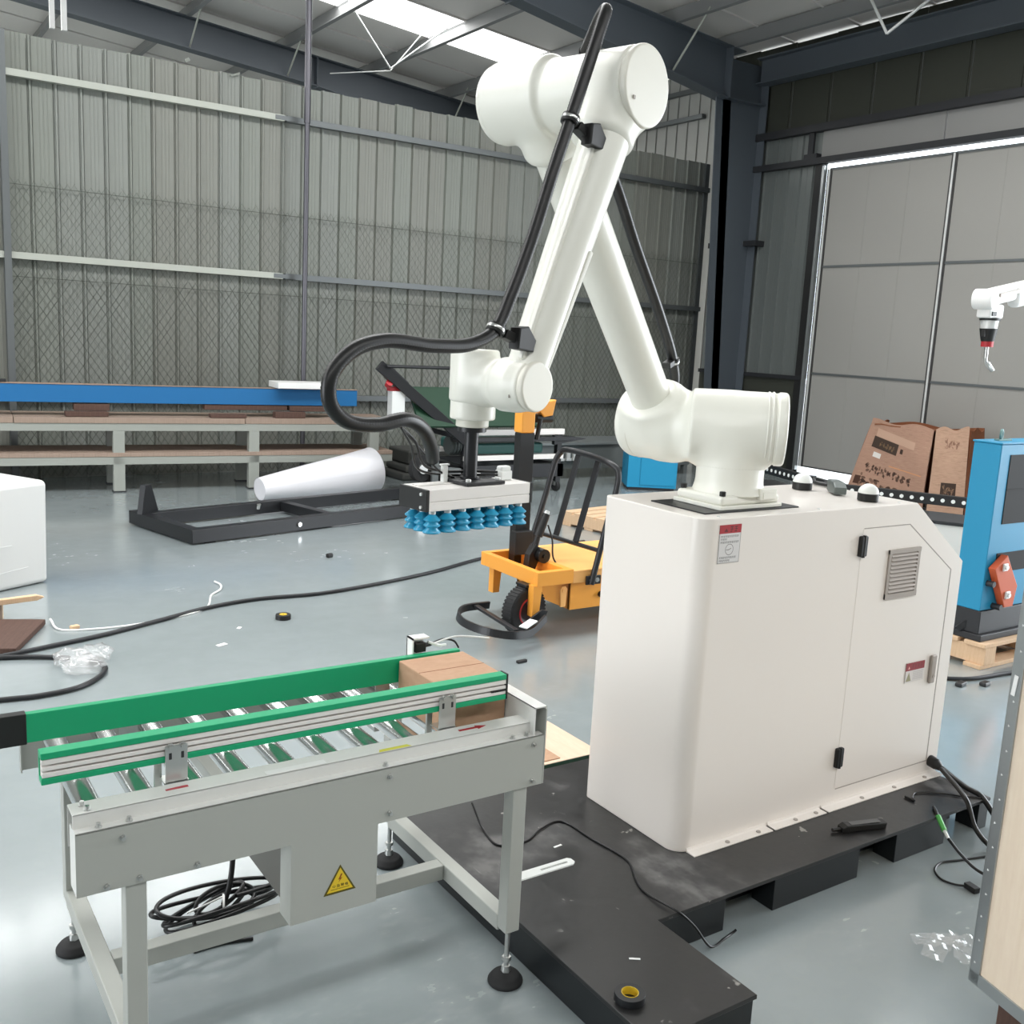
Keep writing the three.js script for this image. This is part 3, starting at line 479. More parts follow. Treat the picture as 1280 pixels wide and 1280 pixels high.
  const cupGeo = flat(lathe(cp, 0, V(0, 0, 0), up, 22)), neck = flat(rod(V(0, 0.0445, 0), V(0, 0.056, 0), 0.0082, 0.0082, 12));
  for (let i = 0; i < 7; i++) for (let k = 0; k < 3; k++) {
    const o = V((i - 3) * 0.0438, -0.025 - 0.0525, (k - 1) * 0.0365);
    const m = new THREE.Mesh(cupGeo, MAT.cup); m.name = 'suction_cup'; m.castShadow = m.receiveShadow = true;
    m.position.copy(GC.clone().addScaledVector(gx, o.x).addScaledVector(up, o.y).addScaledVector(gz, o.z)); body.add(m);
    const n = new THREE.Mesh(neck, MAT.galvWhite); n.name = 'cup_fitting'; n.castShadow = true; n.position.copy(m.position); body.add(n);
  }
  mesh('valve_block', [put(box(0.12, 0.037, -0.012, 0.036, 0.024, 0.026, 0.003)), put(box(0.12, 0.053, -0.012, 0.032, 0.014, 0.022, 0.005))], MAT.whitePlastic, body);
  mesh('pressure_switch', [put(box(-0.05, 0.046, -0.03, 0.014, 0.04, 0.014, 0.003)), put(box(-0.05, 0.068, -0.03, 0.024, 0.004, 0.01, 0.001))], MAT.whitePlastic, body);
  const tb = (pts, r) => tube(pts.map((p) => GC.clone().addScaledVector(gx, p[0]).addScaledVector(up, p[1]).addScaledVector(gz, p[2])), r, 8);
  mesh('air_line', [tb([[-0.22, 0.17, 0.02], [-0.16, 0.13, 0.0], [-0.11, 0.07, -0.03], [-0.04, 0.05, -0.045], [0.05, 0.047, -0.035], [0.11, 0.044, -0.014]], 0.0035), tb([[-0.22, 0.165, 0.03], [-0.17, 0.12, 0.0], [-0.12, 0.06, -0.04], [-0.03, 0.04, -0.05], [0.06, 0.038, -0.03], [0.11, 0.037, -0.012]], 0.003), tb([[-0.2, 0.155, 0.015], [-0.12, 0.1, -0.02], [-0.06, 0.05, -0.03], [-0.02, 0.035, -0.03]], 0.0028)], MAT.blackGloss, body);
  // corrugated cable conduit with its clamps
  const hp = [[1.58, 2.3, -2.12], [1.55, 2.352, -2.03], [1.512, 2.345, -1.96], [1.49, 2.305, -1.945], [1.458, 2.228, -1.935], [1.4, 2.084, -1.92], [1.35, 1.964, -1.905], [1.292, 1.811, -1.89], [1.236, 1.69, -1.874], [1.19, 1.612, -1.861], [1.121, 1.579, -1.843], [1.006, 1.572, -1.81], [0.88, 1.578, -1.774], [0.804, 1.557, -1.752], [0.757, 1.51, -1.739], [0.755, 1.462, -1.738], [0.792, 1.427, -1.749], [0.866, 1.416, -1.77], [0.945, 1.424, -1.793], [1.0, 1.402, -1.825], [1.045, 1.362, -1.87], [1.08, 1.325, -1.92]];
  const conduit = (pts, r) => {
    const c = new THREE.CatmullRomCurve3(pts.map((p) => V(...p)), false, 'centripetal'), L = c.getLength(), n = Math.round(L / 0.0035), g0 = new THREE.TubeGeometry(c, n, r, 14, false), p = g0.attributes.position;
    for (let i = 0; i <= n; i++) { const o = c.getPointAt(i / n), k = i % 2 ? 0.93 : 1.0; for (let j = 0; j <= 14; j++) { const q = i * 15 + j; p.setXYZ(q, lerp(o.x, p.getX(q), k), lerp(o.y, p.getY(q), k), lerp(o.z, p.getZ(q), k)); } }
    g0.computeVertexNormals(); return g0;
  };
  mesh('cable_conduit', conduit(hp, 0.0152), MAT.blackGloss, t);
  mesh('cable_conduit', conduit([[1.58, 2.3, -2.12], [1.66, 2.24, -2.26], [1.76, 2.16, -2.33], [1.856, 2.083, -2.345], [2.012, 1.876, -2.385], [2.168, 1.673, -2.425], [2.262, 1.545, -2.46], [2.3, 1.46, -2.49], [2.27, 1.4, -2.52]], 0.0168), MAT.blackGloss, t);
  const clamp = (p, q, to) => { // ring round the conduit and a block on the arm
    const d = q.clone().sub(p).normalize(), m = p.clone(), blk = to.clone();
    const r1 = mesh('hose_clamp', [lathe([[0.0155, -0.009], [0.0208, -0.009], [0.0208, 0.009], [0.0155, 0.009]], 0, m, d, 24), bar(m.clone().lerp(blk, 0.28), blk, 0.03, 0.02, 0.003)], MAT.black, t);
    mesh('clamp_ring', lathe([[0.0208, -0.003], [0.022, -0.003], [0.022, 0.003], [0.0208, 0.003]], 0, m, d, 24), MAT.zinc, r1);
    return r1;
  };
  const c1 = clamp(V(1.4, 2.084, -1.92), V(1.35, 1.964, -1.905), V(1.463, 2.05, -1.925));
  const c2 = clamp(V(1.19, 1.612, -1.861), V(1.236, 1.69, -1.874), V(1.262, 1.585, -1.865));
  const block = (o, par) => mesh('clamp_block', prism([[-0.03, -0.02], [0.024, -0.026], [0.032, 0.0], [0.004, 0.03], [-0.026, 0.026]], 0.03, 0.003).applyMatrix4(M4().makeBasis(V(a.z, 0, -a.x), up, a)).translate(...o), MAT.black, par);
  block([1.462, 2.055, -1.93], c1); block([1.257, 1.592, -1.875], c2);
  clamp(V(2.262, 1.545, -2.46), V(2.3, 1.46, -2.49), V(2.215, 1.53, -2.44));
}

// ───────── roller conveyor ─────────
const CZ = -1.845, CZB = -2.545, CX0 = 0.317, CX1 = 1.375;
{
  const t = thing('roller_conveyor', 'grey roller conveyor with chrome rollers and green guide rails', 'conveyor');
  const panel = (z, withCover) => prism(withCover ? [[CX0, 0.53], [0.735, 0.53], [0.735, 0.345], [0.935, 0.345], [0.935, 0.53], [CX1, 0.53], [CX1, 0.657], [CX0, 0.657]] : [[CX0, 0.5], [CX1, 0.5], [CX1, 0.64], [CX0, 0.64]], 0.003).translate(0, 0, z);
  const sp = mesh('side_panel', [panel(CZ - 0.003, true), span(0.735, 0.738, 0.345, 0.53, CZ - 0.06, CZ - 0.003), span(0.932, 0.935, 0.345, 0.53, CZ - 0.06, CZ - 0.003)], MAT.grey, t);
  mesh('side_channel', [span(CX0, CX1, 0.654, 0.657, CZ - 0.026, CZ, 0.0008), span(CX0, CX1 - 0.02, 0.655, 0.684, CZ - 0.027, CZ - 0.0235), span(CX0, CX1 - 0.025, 0.682, 0.685, CZ - 0.075, CZ - 0.0235, 0.0008), span(CX0, CX1 - 0.025, 0.6, 0.684, CZ - 0.075, CZ - 0.072), span(CX0, CX0 + 0.003, 0.53, 0.655, CZ - 0.055, CZ - 0.003)], MAT.greyLight, t);
  mesh('side_panel', [panel(CZB, false), span(CX0, CX1, 0.637, 0.64, CZB, CZB + 0.045), span(CX0, CX0 + 0.003, 0.5, 0.64, CZB, CZB + 0.02)], MAT.grey, t);
  mesh('end_stop', [span(1.346, 1.349, 0.655, 0.727, -2.19, CZ - 0.004), span(1.346, 1.38, 0.724, 0.727, -2.19, CZ - 0.004), span(1.377, 1.38, 0.62, 0.727, -2.19, CZ - 0.004)], MAT.greyLight, t);
  mesh('end_plate', [span(1.3765, 1.3795, 0.53, 0.72, CZ - 0.07, CZ)], MAT.grey, t);
  for (const [x, y] of [[0.4, 0.632], [0.96, 0.636], [1.345, 0.636], [0.37, 0.539], [0.43, 0.542], [0.54, 0.54], [0.962, 0.55], [1.345, 0.544]]) mesh('bolt', bolt(x, y, CZ, 0, 0, 1, 0.0042), MAT.zinc, sp);
  for (const [x, z] of [[0.345, CZ - 0.035], [0.34, CZ - 0.058]]) mesh('bolt', bolt(x, 0.685, z, 0, 1, 0, 0.0045), MAT.zinc, sp);
  for (const [x, z] of [[0.36, CZ - 0.012], [0.415, CZ - 0.012], [0.955, CZ - 0.012], [1.29, CZ - 0.012], [1.33, CZ - 0.012]]) mesh('bolt', bolt(x, 0.657, z, 0, 1, 0, 0.0045), MAT.zinc, sp);
  const rg = metricUV(flat(lathe([[0, 0], [0.0245, 0], [0.0245, 0.555], [0, 0.555]], 0.002, V(0, 0, -2.482), V(0, 0, 1), 36)));
  const ax = metricUV(flat(rod(V(0, 0, -2.54), V(0, 0, -1.85), 0.006, 0.006, 10)));
  for (let i = 0; i < 10; i++) {
    const r = new THREE.Mesh(rg, MAT.chrome); r.name = 'roller'; r.position.set(0.372 + i * 0.1038, 0.628, 0); r.castShadow = r.receiveShadow = true; t.add(r);
    const a = new THREE.Mesh(ax, MAT.zinc); a.name = 'axle'; r.add(a);
  }
  // guide rails
  const gr = mesh('guide_rail', [span(0.277, 1.315, 0.741, 0.777, -1.948, -1.944), span(0.277, 1.315, 0.7412, 0.7505, -1.946, -1.929, 0.001), span(0.277, 1.315, 0.7545, 0.7625, -1.946, -1.929, 0.001), span(0.277, 1.315, 0.7665, 0.7775, -1.946, -1.929, 0.001)], MAT.alu, t);
  mesh('wear_strip', [span(0.275, 1.312, 0.728, 0.791, -1.957, -1.949, 0.0015), span(0.275, 1.312, 0.778, 0.791, -1.951, -1.927, 0.0015), span(0.275, 1.312, 0.728, 0.7405, -1.951, -1.927, 0.0015)], MAT.green, gr);
  mesh('end_cap', [span(1.312, 1.317, 0.728, 0.792, -1.957, -1.927, 0.001), span(1.27, 1.312, 0.7495, 0.755, -1.9325, -1.928)], MAT.black, gr);
  for (const x of [0.522, 1.146]) {
    const b = mesh('bracket', [prism([[-0.022, 0], [0.022, 0], [0.022, 0.079], [-0.022, 0.079]], 0.003, 0.0008).translate(x, 0.685, -1.925), span(x - 0.024, x + 0.024, 0.684, 0.6875, -1.96, -1.922), span(x - 0.034, x - 0.02, 0.645, 0.735, -1.965, -1.958)], MAT.zinc, gr);
    for (const s of [-1, 1]) { mesh('bolt', bolt(x + s * 0.012, 0.762, -1.922, 0, 0, 1, 0.005), MAT.zinc, b); mesh('slot', box(x + s * 0.012, 0.742, -1.9225, 0.006, 0.014, 0.0025, 0.001), MAT.dark, b); }
  }
  const br = mesh('guide_rail', [span(0.285, 1.338, 0.709, 0.773, -2.21, -2.192, 0.002)], MAT.green, t);
  mesh('rail_sleeve', span(0.05, 0.288, 0.707, 0.775, -2.213, -2.189, 0.002), MAT.black, br);
  mesh('backing', span(0.3, 1.33, 0.718, 0.764, -2.228, -2.21), MAT.alu, br);
  for (const x of [0.5, 1.13]) mesh('bracket', [span(x - 0.02, x + 0.02, 0.58, 0.75, -2.231, -2.228), span(x - 0.02, x + 0.02, 0.57, 0.5805, -2.52, -2.228)], MAT.zinc, br);
  // stand
  const legs = [[0.405, CZ - 0.006], [1.297, CZ - 0.006], [0.405, CZB + 0.044], [1.297, CZB + 0.044]];
  for (const [x, z] of legs) {
    const l = mesh('leg', span(x, x + 0.04, 0.145, 0.532, z - 0.04, z, 0.003), MAT.grey, t), c = [x + 0.02, z - 0.02];
    mesh('foot', [lathe([[0, 0], [0.044, 0], [0.045, 0.008], [0.034, 0.022], [0.012, 0.03], [0, 0.03]], 0.004, V(c[0], 0, c[1]), V(0, 1, 0), 32)], MAT.rubber, l);
    mesh('foot_stem', [rod(V(c[0], 0.028, c[1]), V(c[0], 0.147, c[1]), 0.0062, 0.0062, 12), rod(V(c[0], 0.03, c[1]), V(c[0], 0.045, c[1]), 0.013, 0.011, 6), rod(V(c[0], 0.06, c[1]), V(c[0], 0.07, c[1]), 0.012, 0.012, 6)], MAT.zinc, l);
  }
  mesh('crossbar', span(0.405, 0.445, 0.135, 0.178, CZB + 0.044, CZ - 0.046, 0.003), MAT.grey, t);
  mesh('crossbar', span(1.297, 1.337, 0.135, 0.178, CZB + 0.044, CZ - 0.046, 0.003), MAT.grey, t);
  mesh('crossbar', span(0.445, 1.297, 0.135, 0.178, -2.2, -2.16, 0.003), MAT.grey, t);
  const dm = mesh('drive_motor', [rod(V(0.76, 0.47, -2.1), V(0.93, 0.47, -2.1), 0.05, 0.05, 24), box(0.77, 0.45, -2.1, 0.02, 0.13, 0.12, 0.004), box(0.85, 0.535, -2.1, 0.06, 0.03, 0.06, 0.004)], MAT.blackPaint, t);
  mesh('mount_plate', span(0.741, 0.745, 0.37, 0.53, -2.26, -1.9), S(0x66635d, 0.4, 0.5), dm);
  mesh('cross_member', span(0.69, 0.738, 0.5, 0.53, -2.5, -1.9, 0.002), MAT.grey, dm);
  const sb = prism([[0, -0.016], [0.165, -0.016], [0.185, -0.01], [0.185, 0.012], [0.18, 0.016], [0, 0.016]], 0.004, 0.0008).rotateX(-Math.PI / 2).translate(1.337, 0.261, -1.888);
  const slotH = new THREE.Shape([[0, -0.016], [0.178, -0.016], [0.188, -0.008], [0.188, 0.009], [0.18, 0.016], [0, 0.016]].map((p) => new THREE.Vector2(...p))); slotH.holes.push(new THREE.Path([[0.085, -0.0035], [0.17, -0.0035], [0.17, 0.0035], [0.085, 0.0035]].map((p) => new THREE.Vector2(...p))));
  sb.dispose();
  mesh('slotted_bracket', [new THREE.ExtrudeGeometry(slotH, { depth: 0.004, bevelEnabled: false }).rotateX(-Math.PI / 2).translate(1.338, 0.261, -1.892), span(1.338, 1.342, 0.16, 0.265, -1.908, -1.876, 0.0008)], MAT.whitePlastic, t);
  // prints
  const tri = canvasTex(256, 230, (c, w, h) => {
    c.fillStyle = '#5b5106'; c.fillRect(0, 0, w, h); c.fillStyle = '#e2c12a'; c.beginPath(); c.moveTo(128, 26); c.lineTo(232, 214); c.lineTo(24, 214); c.fill();
    c.fillStyle = '#8c3d0d'; c.beginPath(); c.moveTo(134, 76); c.lineTo(112, 122); c.lineTo(126, 118); c.lineTo(114, 146); c.lineTo(146, 106); c.lineTo(130, 110); c.lineTo(146, 78); c.fill();
    c.fillStyle = '#4d4405';
    const G = [['22,4 14,24', '6,10 4,22', '34,10 38,20', '14,24 30,26 34,20'], ['20,2 20,12', '8,4 12,10', '32,4 28,10', '4,14 38,14', '36,14 36,30', '6,22 36,22', '4,30 38,30'], ['10,2 4,12', '8,6 18,6', '8,12 8,30', '8,12 18,12 18,28', '8,20 18,20', '22,10 38,10 38,20 22,20 22,10', '30,2 30,30', '22,30 38,30'], ['6,10 34,10 34,24 6,24 6,10', '6,17 34,17', '20,4 20,30 38,30 38,24']];
    c.strokeStyle = '#3d3504'; c.lineWidth = 3.4; G.forEach((g, i) => g.forEach((s) => { c.beginPath(); s.split(' ').forEach((q, k) => { const [x, y] = q.split(','); c[k ? 'lineTo' : 'moveTo'](66 + i * 33 + x * 0.68, 154 + y * 0.85); }); c.stroke(); }));
    c.fillStyle = '#7a6a0c'; for (let i = 0; i < 18; i++) c.fillRect(56 + i * 8.2, 190, 5.5, 8);
  });
  { const g = prism([[0, 0.034], [0.0375, -0.031], [-0.0375, -0.031]], 0.0012), p = g.attributes.position, u = g.attributes.uv; for (let i = 0; i < p.count; i++) u.setXY(i, (p.getX(i) + 0.0375) / 0.075, (p.getY(i) + 0.031) / 0.066); g.translate(0.847, 0.423, CZ); const m = mesh('warning_sticker', g, S(0xffffff, 0.4, 0, { map: tri }), sp, true); m.userData.label = 'yellow triangular electric shock warning sticker'; }
  const pr = (name, pts, mat, x, z) => mesh(name, prism(pts, 0.0008).rotateX(-Math.PI / 2).translate(x, 0.685, z), mat, sp);
  pr('arrow_sticker', [[-0.036, -0.004], [0.012, -0.004], [0.012, -0.0105], [0.038, 0], [0.012, 0.0105], [0.012, 0.004], [-0.036, 0.004]], MAT.red, 1.2, -1.897);
  pr('red_sticker', [[-0.022, -0.004], [0.022, -0.004], [0.022, 0.004], [0.012, 0.0045], [-0.022, 0.002]], S(0xb8434a, 0.5), 0.515, -1.896);
  pr('yellow_sticker', [[-0.04, -0.0055], [0.04, -0.0055], [0.034, 0.0055], [-0.034, 0.0055]], S(0xd3cf3a, 0.45), 0.985, -1.876);
  pr('white_sticker', [[-0.065, -0.009], [0.065, -0.009], [0.065, 0.009], [-0.065, 0.009]], MAT.white, 0.757, -1.88);
}
{ // carton waiting at the end stop
  const t = thing('cardboard_carton', 'small plain brown carton waiting at the end of the conveyor', 'carton', [1.248, 0.6535, -2.08]);
  mesh('carton_body', box(0, 0.058, 0, 0.19, 0.116, 0.212, 0.0025), MAT.card, t);
  mesh('flap_seam', box(0, 0.1158, 0, 0.188, 0.0012, 0.0022), MAT.cardDark, t);
}
{
  const t = thing('photo_sensor', 'white sensor bracket with black connector on the green back rail', 'sensor', [1.235, 0.72, -2.25]);
  mesh('bracket', [span(-0.026, 0.02, 0, 0.085, -0.002, 0.002), span(-0.026, -0.022, 0.0, 0.09, -0.002, 0.03), span(-0.026, 0.024, 0.086, 0.09, -0.002, 0.03)], MAT.white, t);
  mesh('sensor_head', [box(0.004, 0.06, 0.013, 0.032, 0.026, 0.02, 0.003), rod(V(0.018, 0.062, 0.01), V(0.04, 0.062, 0.01), 0.007, 0.005, 12)], MAT.black, t);
  mesh('sensor_cable', tube([[0.038, 0.062, 0.01], [0.07, 0.066, 0.0], [0.1, 0.06, -0.02], [0.13, 0.05, -0.02], [0.145, 0.03, -0.02]], 0.0028), MAT.black, t);
  mesh('cable_tie', [tube([[0.03, 0.07, 0.012], [0.06, 0.058, 0.016], [0.085, 0.055, 0.012]], 0.004), tube([[0.05, 0.064, 0.012], [0.12, 0.068, -0.005], [0.19, 0.055, -0.02], [0.25, 0.04, -0.03]], 0.0026)], MAT.white, t);
}

// ───────── things on and beside the platform ─────────
{
  const t = thing('tape_roll', 'roll of black insulating tape with yellow core on the platform corner', 'tape', [1.44, PT + 0.0005, -1.545]);
  mesh('tape', lathe([[0.02, 0], [0.036, 0], [0.036, 0.019], [0.02, 0.019]], 0.0012, V(0, 0, 0), V(0, 1, 0), 48), MAT.blackPaint, t);
  mesh('core', lathe([[0.0185, 0.0005], [0.0205, 0.0005], [0.0205, 0.0198], [0.0185, 0.0198], [0.0185, 0.0005]], 0, V(0, 0, 0), V(0, 1, 0), 48), MAT.tapeYellow, t);
  mesh('core_mark', box(-0.0175, 0.011, -0.004, 0.001, 0.008, 0.009), MAT.red, t);
}
{
  const t = thing('hand_controller', 'slim black handheld controller lying on the platform before the cabinet', 'controller', [2.635, PT, -1.826], -0.28);
  mesh('casing', prism([[-0.075, 0.001], [0.085, 0.001], [0.088, 0.02], [-0.06, 0.024], [-0.075, 0.016]], 0.034, 0.003).translate(0, 0, -0.017), MAT.black, t);
  mesh('face_panel', box(0.012, 0.0235, 0, 0.11, 0.002, 0.022, 0.0008), S(0x5a5a5a, 0.45), t);
  mesh('tip', rod(V(-0.105, 0.008, 0), V(-0.07, 0.008, 0), 0.006, 0.006, 12), MAT.black, t);
}
tag(mesh('thin_cable', tube([[1.6, 0.3, -2.6], [1.575, 0.16, -2.47], [1.566, 0.1165, -2.39], [1.555, 0.1135, -2.28], [1.64, 0.1135, -2.262], [1.72, 0.116, -2.3], [1.806, 0.1135, -2.316], [1.826, 0.1135, -2.18], [1.838, 0.1135, -2.024], [1.79, 0.1135, -1.93], [1.771, 0.1135, -1.87], [1.786, 0.114, -1.75], [1.83, 0.07, -1.735], [1.88, 0.004, -1.715], [1.94, 0.0035, -1.725], [1.985, 0.0035, -1.735], [1.99, 0.012, -1.73]].slice(1), 0.0034, 8, 160), MAT.blackGloss), 'thin black cable winding over the platform from conveyor to floor', 'cable');
{
  const t = thing('power_cord', 'black power cord plugged into the lower corner of the white cabinet', 'power cord', [0, 0, 0]);
  mesh('plug', [rod(V(3.228, 0.16, CF), V(3.222, 0.158, CF + 0.03), 0.021, 0.02, 24), rod(V(3.222, 0.158, CF + 0.03), V(3.215, 0.153, CF + 0.055), 0.02, 0.01, 20)], MAT.black, t);
  mesh('cord', tube([[3.216, 0.154, CF + 0.05], [3.19, 0.148, -1.89], [3.14, 0.14, -1.81], [3.1, 0.125, -1.75], [3.08, 0.06, -1.7], [3.1, 0.012, -1.64], [3.16, 0.008, -1.58], [3.3, 0.008, -1.5]], 0.0085, 10), MAT.blackGloss, t);
}
tag(mesh('thick_cable', tube([[3.3, 0.125, -2.1], [3.28, 0.135, -2.0], [3.25, 0.122, -1.9], [3.22, 0.121, -1.83], [3.21, 0.118, -1.77], [3.24, 0.04, -1.7], [3.3, 0.012, -1.62]], 0.0095, 10), MAT.blackGloss), 'thick black cable looping over the far corner of the platform', 'cable');
tag(mesh('thin_cable', [tube([[2.98, 0.1145, -1.88], [3.03, 0.1145, -1.9], [3.1, 0.1145, -1.86], [3.16, 0.1145, -1.8], [3.2, 0.115, -1.765]], 0.003), tube([[2.97, 0.1145, -1.9], [2.97, 0.115, -1.865], [2.98, 0.1145, -1.88]], 0.004)], MAT.blackGloss), 'thin black lead lying behind the power cord on the platform', 'cable');
{
  const t = thing('sensor_lead', 'black lead with bright green connector hanging over the platform edge', 'cable');
  mesh('connector', rod(V(2.945, 0.112, -1.757), V(2.915, 0.088, -1.71), 0.0085, 0.0085, 12), S(0x58b25a, 0.4), t);
  mesh('ferrule', rod(V(2.915, 0.088, -1.71), V(2.9, 0.077, -1.685), 0.006, 0.005, 12), MAT.whitePlastic, t);
  mesh('lead', [tube([[2.985, 0.116, -1.8], [2.965, 0.118, -1.78], [2.945, 0.112, -1.757]], 0.005), tube([[2.9, 0.077, -1.685], [2.89, 0.05, -1.63], [2.9, 0.02, -1.57], [2.95, 0.006, -1.5], [3.05, 0.006, -1.42]], 0.005)], MAT.blackGloss, t);
}
{
  const t = thing('connector_lead', 'black lead on the floor ending in a small square black plug', 'cable');
  mesh('lead', tube([[3.2, 0.004, -1.62], [3.08, 0.004, -1.625], [2.94, 0.004, -1.66], [2.868, 0.004, -1.68], [2.805, 0.004, -1.66], [2.775, 0.004, -1.615], [2.785, 0.005, -1.575], [2.8, 0.008, -1.553]], 0.0035), MAT.blackGloss, t);
  mesh('plug', box(2.806, 0.0095, -1.535, 0.024, 0.018, 0.042, 0.002, [0, -0.2, 0]), MAT.black, t);
}
{ // coiled cable on the floor under the conveyor
  const pts = []; let s0 = seed; seed = 99;
  for (let i = 0; i <= 150; i++) { const a = i / 150 * Math.PI * 2 * 6.2, k = 1 + 0.34 * Math.sin(a * 0.37 + 1); pts.push([0.775 + 0.125 * k * Math.cos(a) + 0.03 * Math.sin(a * 0.73), 0.014 + 0.04 * i / 150 + 0.02 * (1 + Math.sin(a * 1.31)), -2.47 + 0.045 * k * Math.sin(a) - 0.12 * (0.125 * k * Math.cos(a)) + 0.016 * Math.cos(a * 0.61)]); }
  seed = s0;
  const t = thing('coiled_cable', 'bundle of black cable tied with white ties under the conveyor', 'cable');
  mesh('coil', tube(pts, 0.0058, 8, 700), MAT.blackGloss, t);
  mesh('cable_end', [tube([[0.79, 0.05, -2.46], [0.81, 0.1, -2.47], [0.83, 0.2, -2.5], [0.82, 0.4, -2.5]], 0.008), tube([[0.89, 0.03, -2.5], [0.92, 0.06, -2.46], [0.9, 0.16, -2.36], [0.84, 0.3, -2.24], [0.8, 0.4, -2.14]], 0.0065)], MAT.blackGloss, t);
  mesh('cable_tie', [lathe([[0.03, -0.003], [0.0325, -0.003], [0.0325, 0.003], [0.03, 0.003], [0.03, -0.003]], 0, V(0.79, 0.045, -2.46), V(1, 0, 0.3), 20), tube([[0.79, 0.075, -2.46], [0.74, 0.07, -2.45], [0.69, 0.06, -2.45]], 0.0025)], MAT.white, t);
}
tag(mesh('cable_offcut', tube([[0.68, 0.005, -2.36], [0.75, 0.005, -2.36], [0.83, 0.005, -2.34]], 0.005), MAT.blackGloss), 'short black offcut of cable on the floor under the stand', 'cable');
{
  const t = thing('plywood_sheet', 'pale plywood sheet with a browner strip lying behind the black platform', 'plywood', [0, 0, 0]);
  mesh('sheet', span(1.43, 2.4, 0.001, 0.02, -3.28, -2.85, 0.002), MAT.ply, t);
  mesh('card_strip', span(1.43, 2.22, 0.0202, 0.0235, -3.0, -2.87), MAT.card, t);
  mesh('painted_edge', span(1.43, 2.4, 0.003, 0.018, -2.8495, -2.848), MAT.greenDark, t);
}
{ // wooden crate at the right edge of the picture
  const t = thing('wooden_crate', 'tall plywood crate with galvanised corner strips at the right edge', 'crate', [2.243, 0, -1.203], -0.266);
  mesh('side_board', span(0.004, 0.016, 0.1, 1.12, 0.01, 0.9), MAT.plyPale, t);
  mesh('side_board', span(0.014, 0.8, 0.1, 1.12, 0.004, 0.016), MAT.plyPale, t);
  mesh('lid', span(0.0, 0.8, 1.12, 1.135, 0.0, 0.9, 0.002), MAT.plyPale, t);
  mesh('back_board', [span(0.784, 0.8, 0.1, 1.12, 0.01, 0.9), span(0.014, 0.79, 0.1, 1.12, 0.884, 0.9), span(0.014, 0.79, 0.1, 0.115, 0.01, 0.89)], MAT.plyPale, t);
  const ip = (pts, d, m) => prism(pts, d, 0.0006).applyMatrix4(m);
  const st = mesh('corner_strip', [span(-0.001, 0.004, 0.098, 1.125, 0.0, 0.03, 0.0006), span(-0.001, 0.03, 0.098, 1.125, -0.0015, 0.004, 0.0006)], MAT.galv, t);
  mesh('corner_strip', [span(-0.001, 0.004, 0.097, 0.127, 0.0, 0.9, 0.0006), span(-0.001, 0.03, 0.095, 0.1, 0.0, 0.9)], MAT.galv, t);
  for (let i = 0; i < 16; i++) mesh('rivet', align(new THREE.ConeGeometry(0.0045, 0.003, 3), V(-0.0022, 0.15 + i * 0.061, 0.012 + 0.004 * (i % 2)), V(-1, 0, 0)), MAT.galvWhite, st);
  for (const z of [0.06, 0.45, 0.8]) mesh('skid', span(0.04, 0.76, 0.0, 0.095, z, z + 0.08, 0.003), MAT.timber, t);
  mesh('tape_scrap', box(-0.0025, 0.86, 0.014, 0.002, 0.05, 0.012, 0.0008, [0.1, 0, 0]), MAT.white, st);
}
tag(mesh('plastic_film', [[0, 0, 0.3], [0.05, -0.03, -0.5], [0.1, 0.05, 0.7]].map(([x, z, a], i) => { const g = new THREE.PlaneGeometry(0.14, 0.06, 14, 8).rotateX(-Math.PI / 2), p = g.attributes.position; for (let k = 0; k < p.count; k++) p.setY(k, 0.009 + 0.007 * Math.sin(p.getX(k) * 90 + i) * Math.cos(p.getZ(k) * 120 + i * 2)); g.rotateY(a); g.computeVertexNormals(); return g.translate(2.43 + x * 0.6, 0, -1.4 + z * 0.8); }), MAT.clear), 'crumpled clear plastic film on the floor beside the plywood crate', 'plastic film');

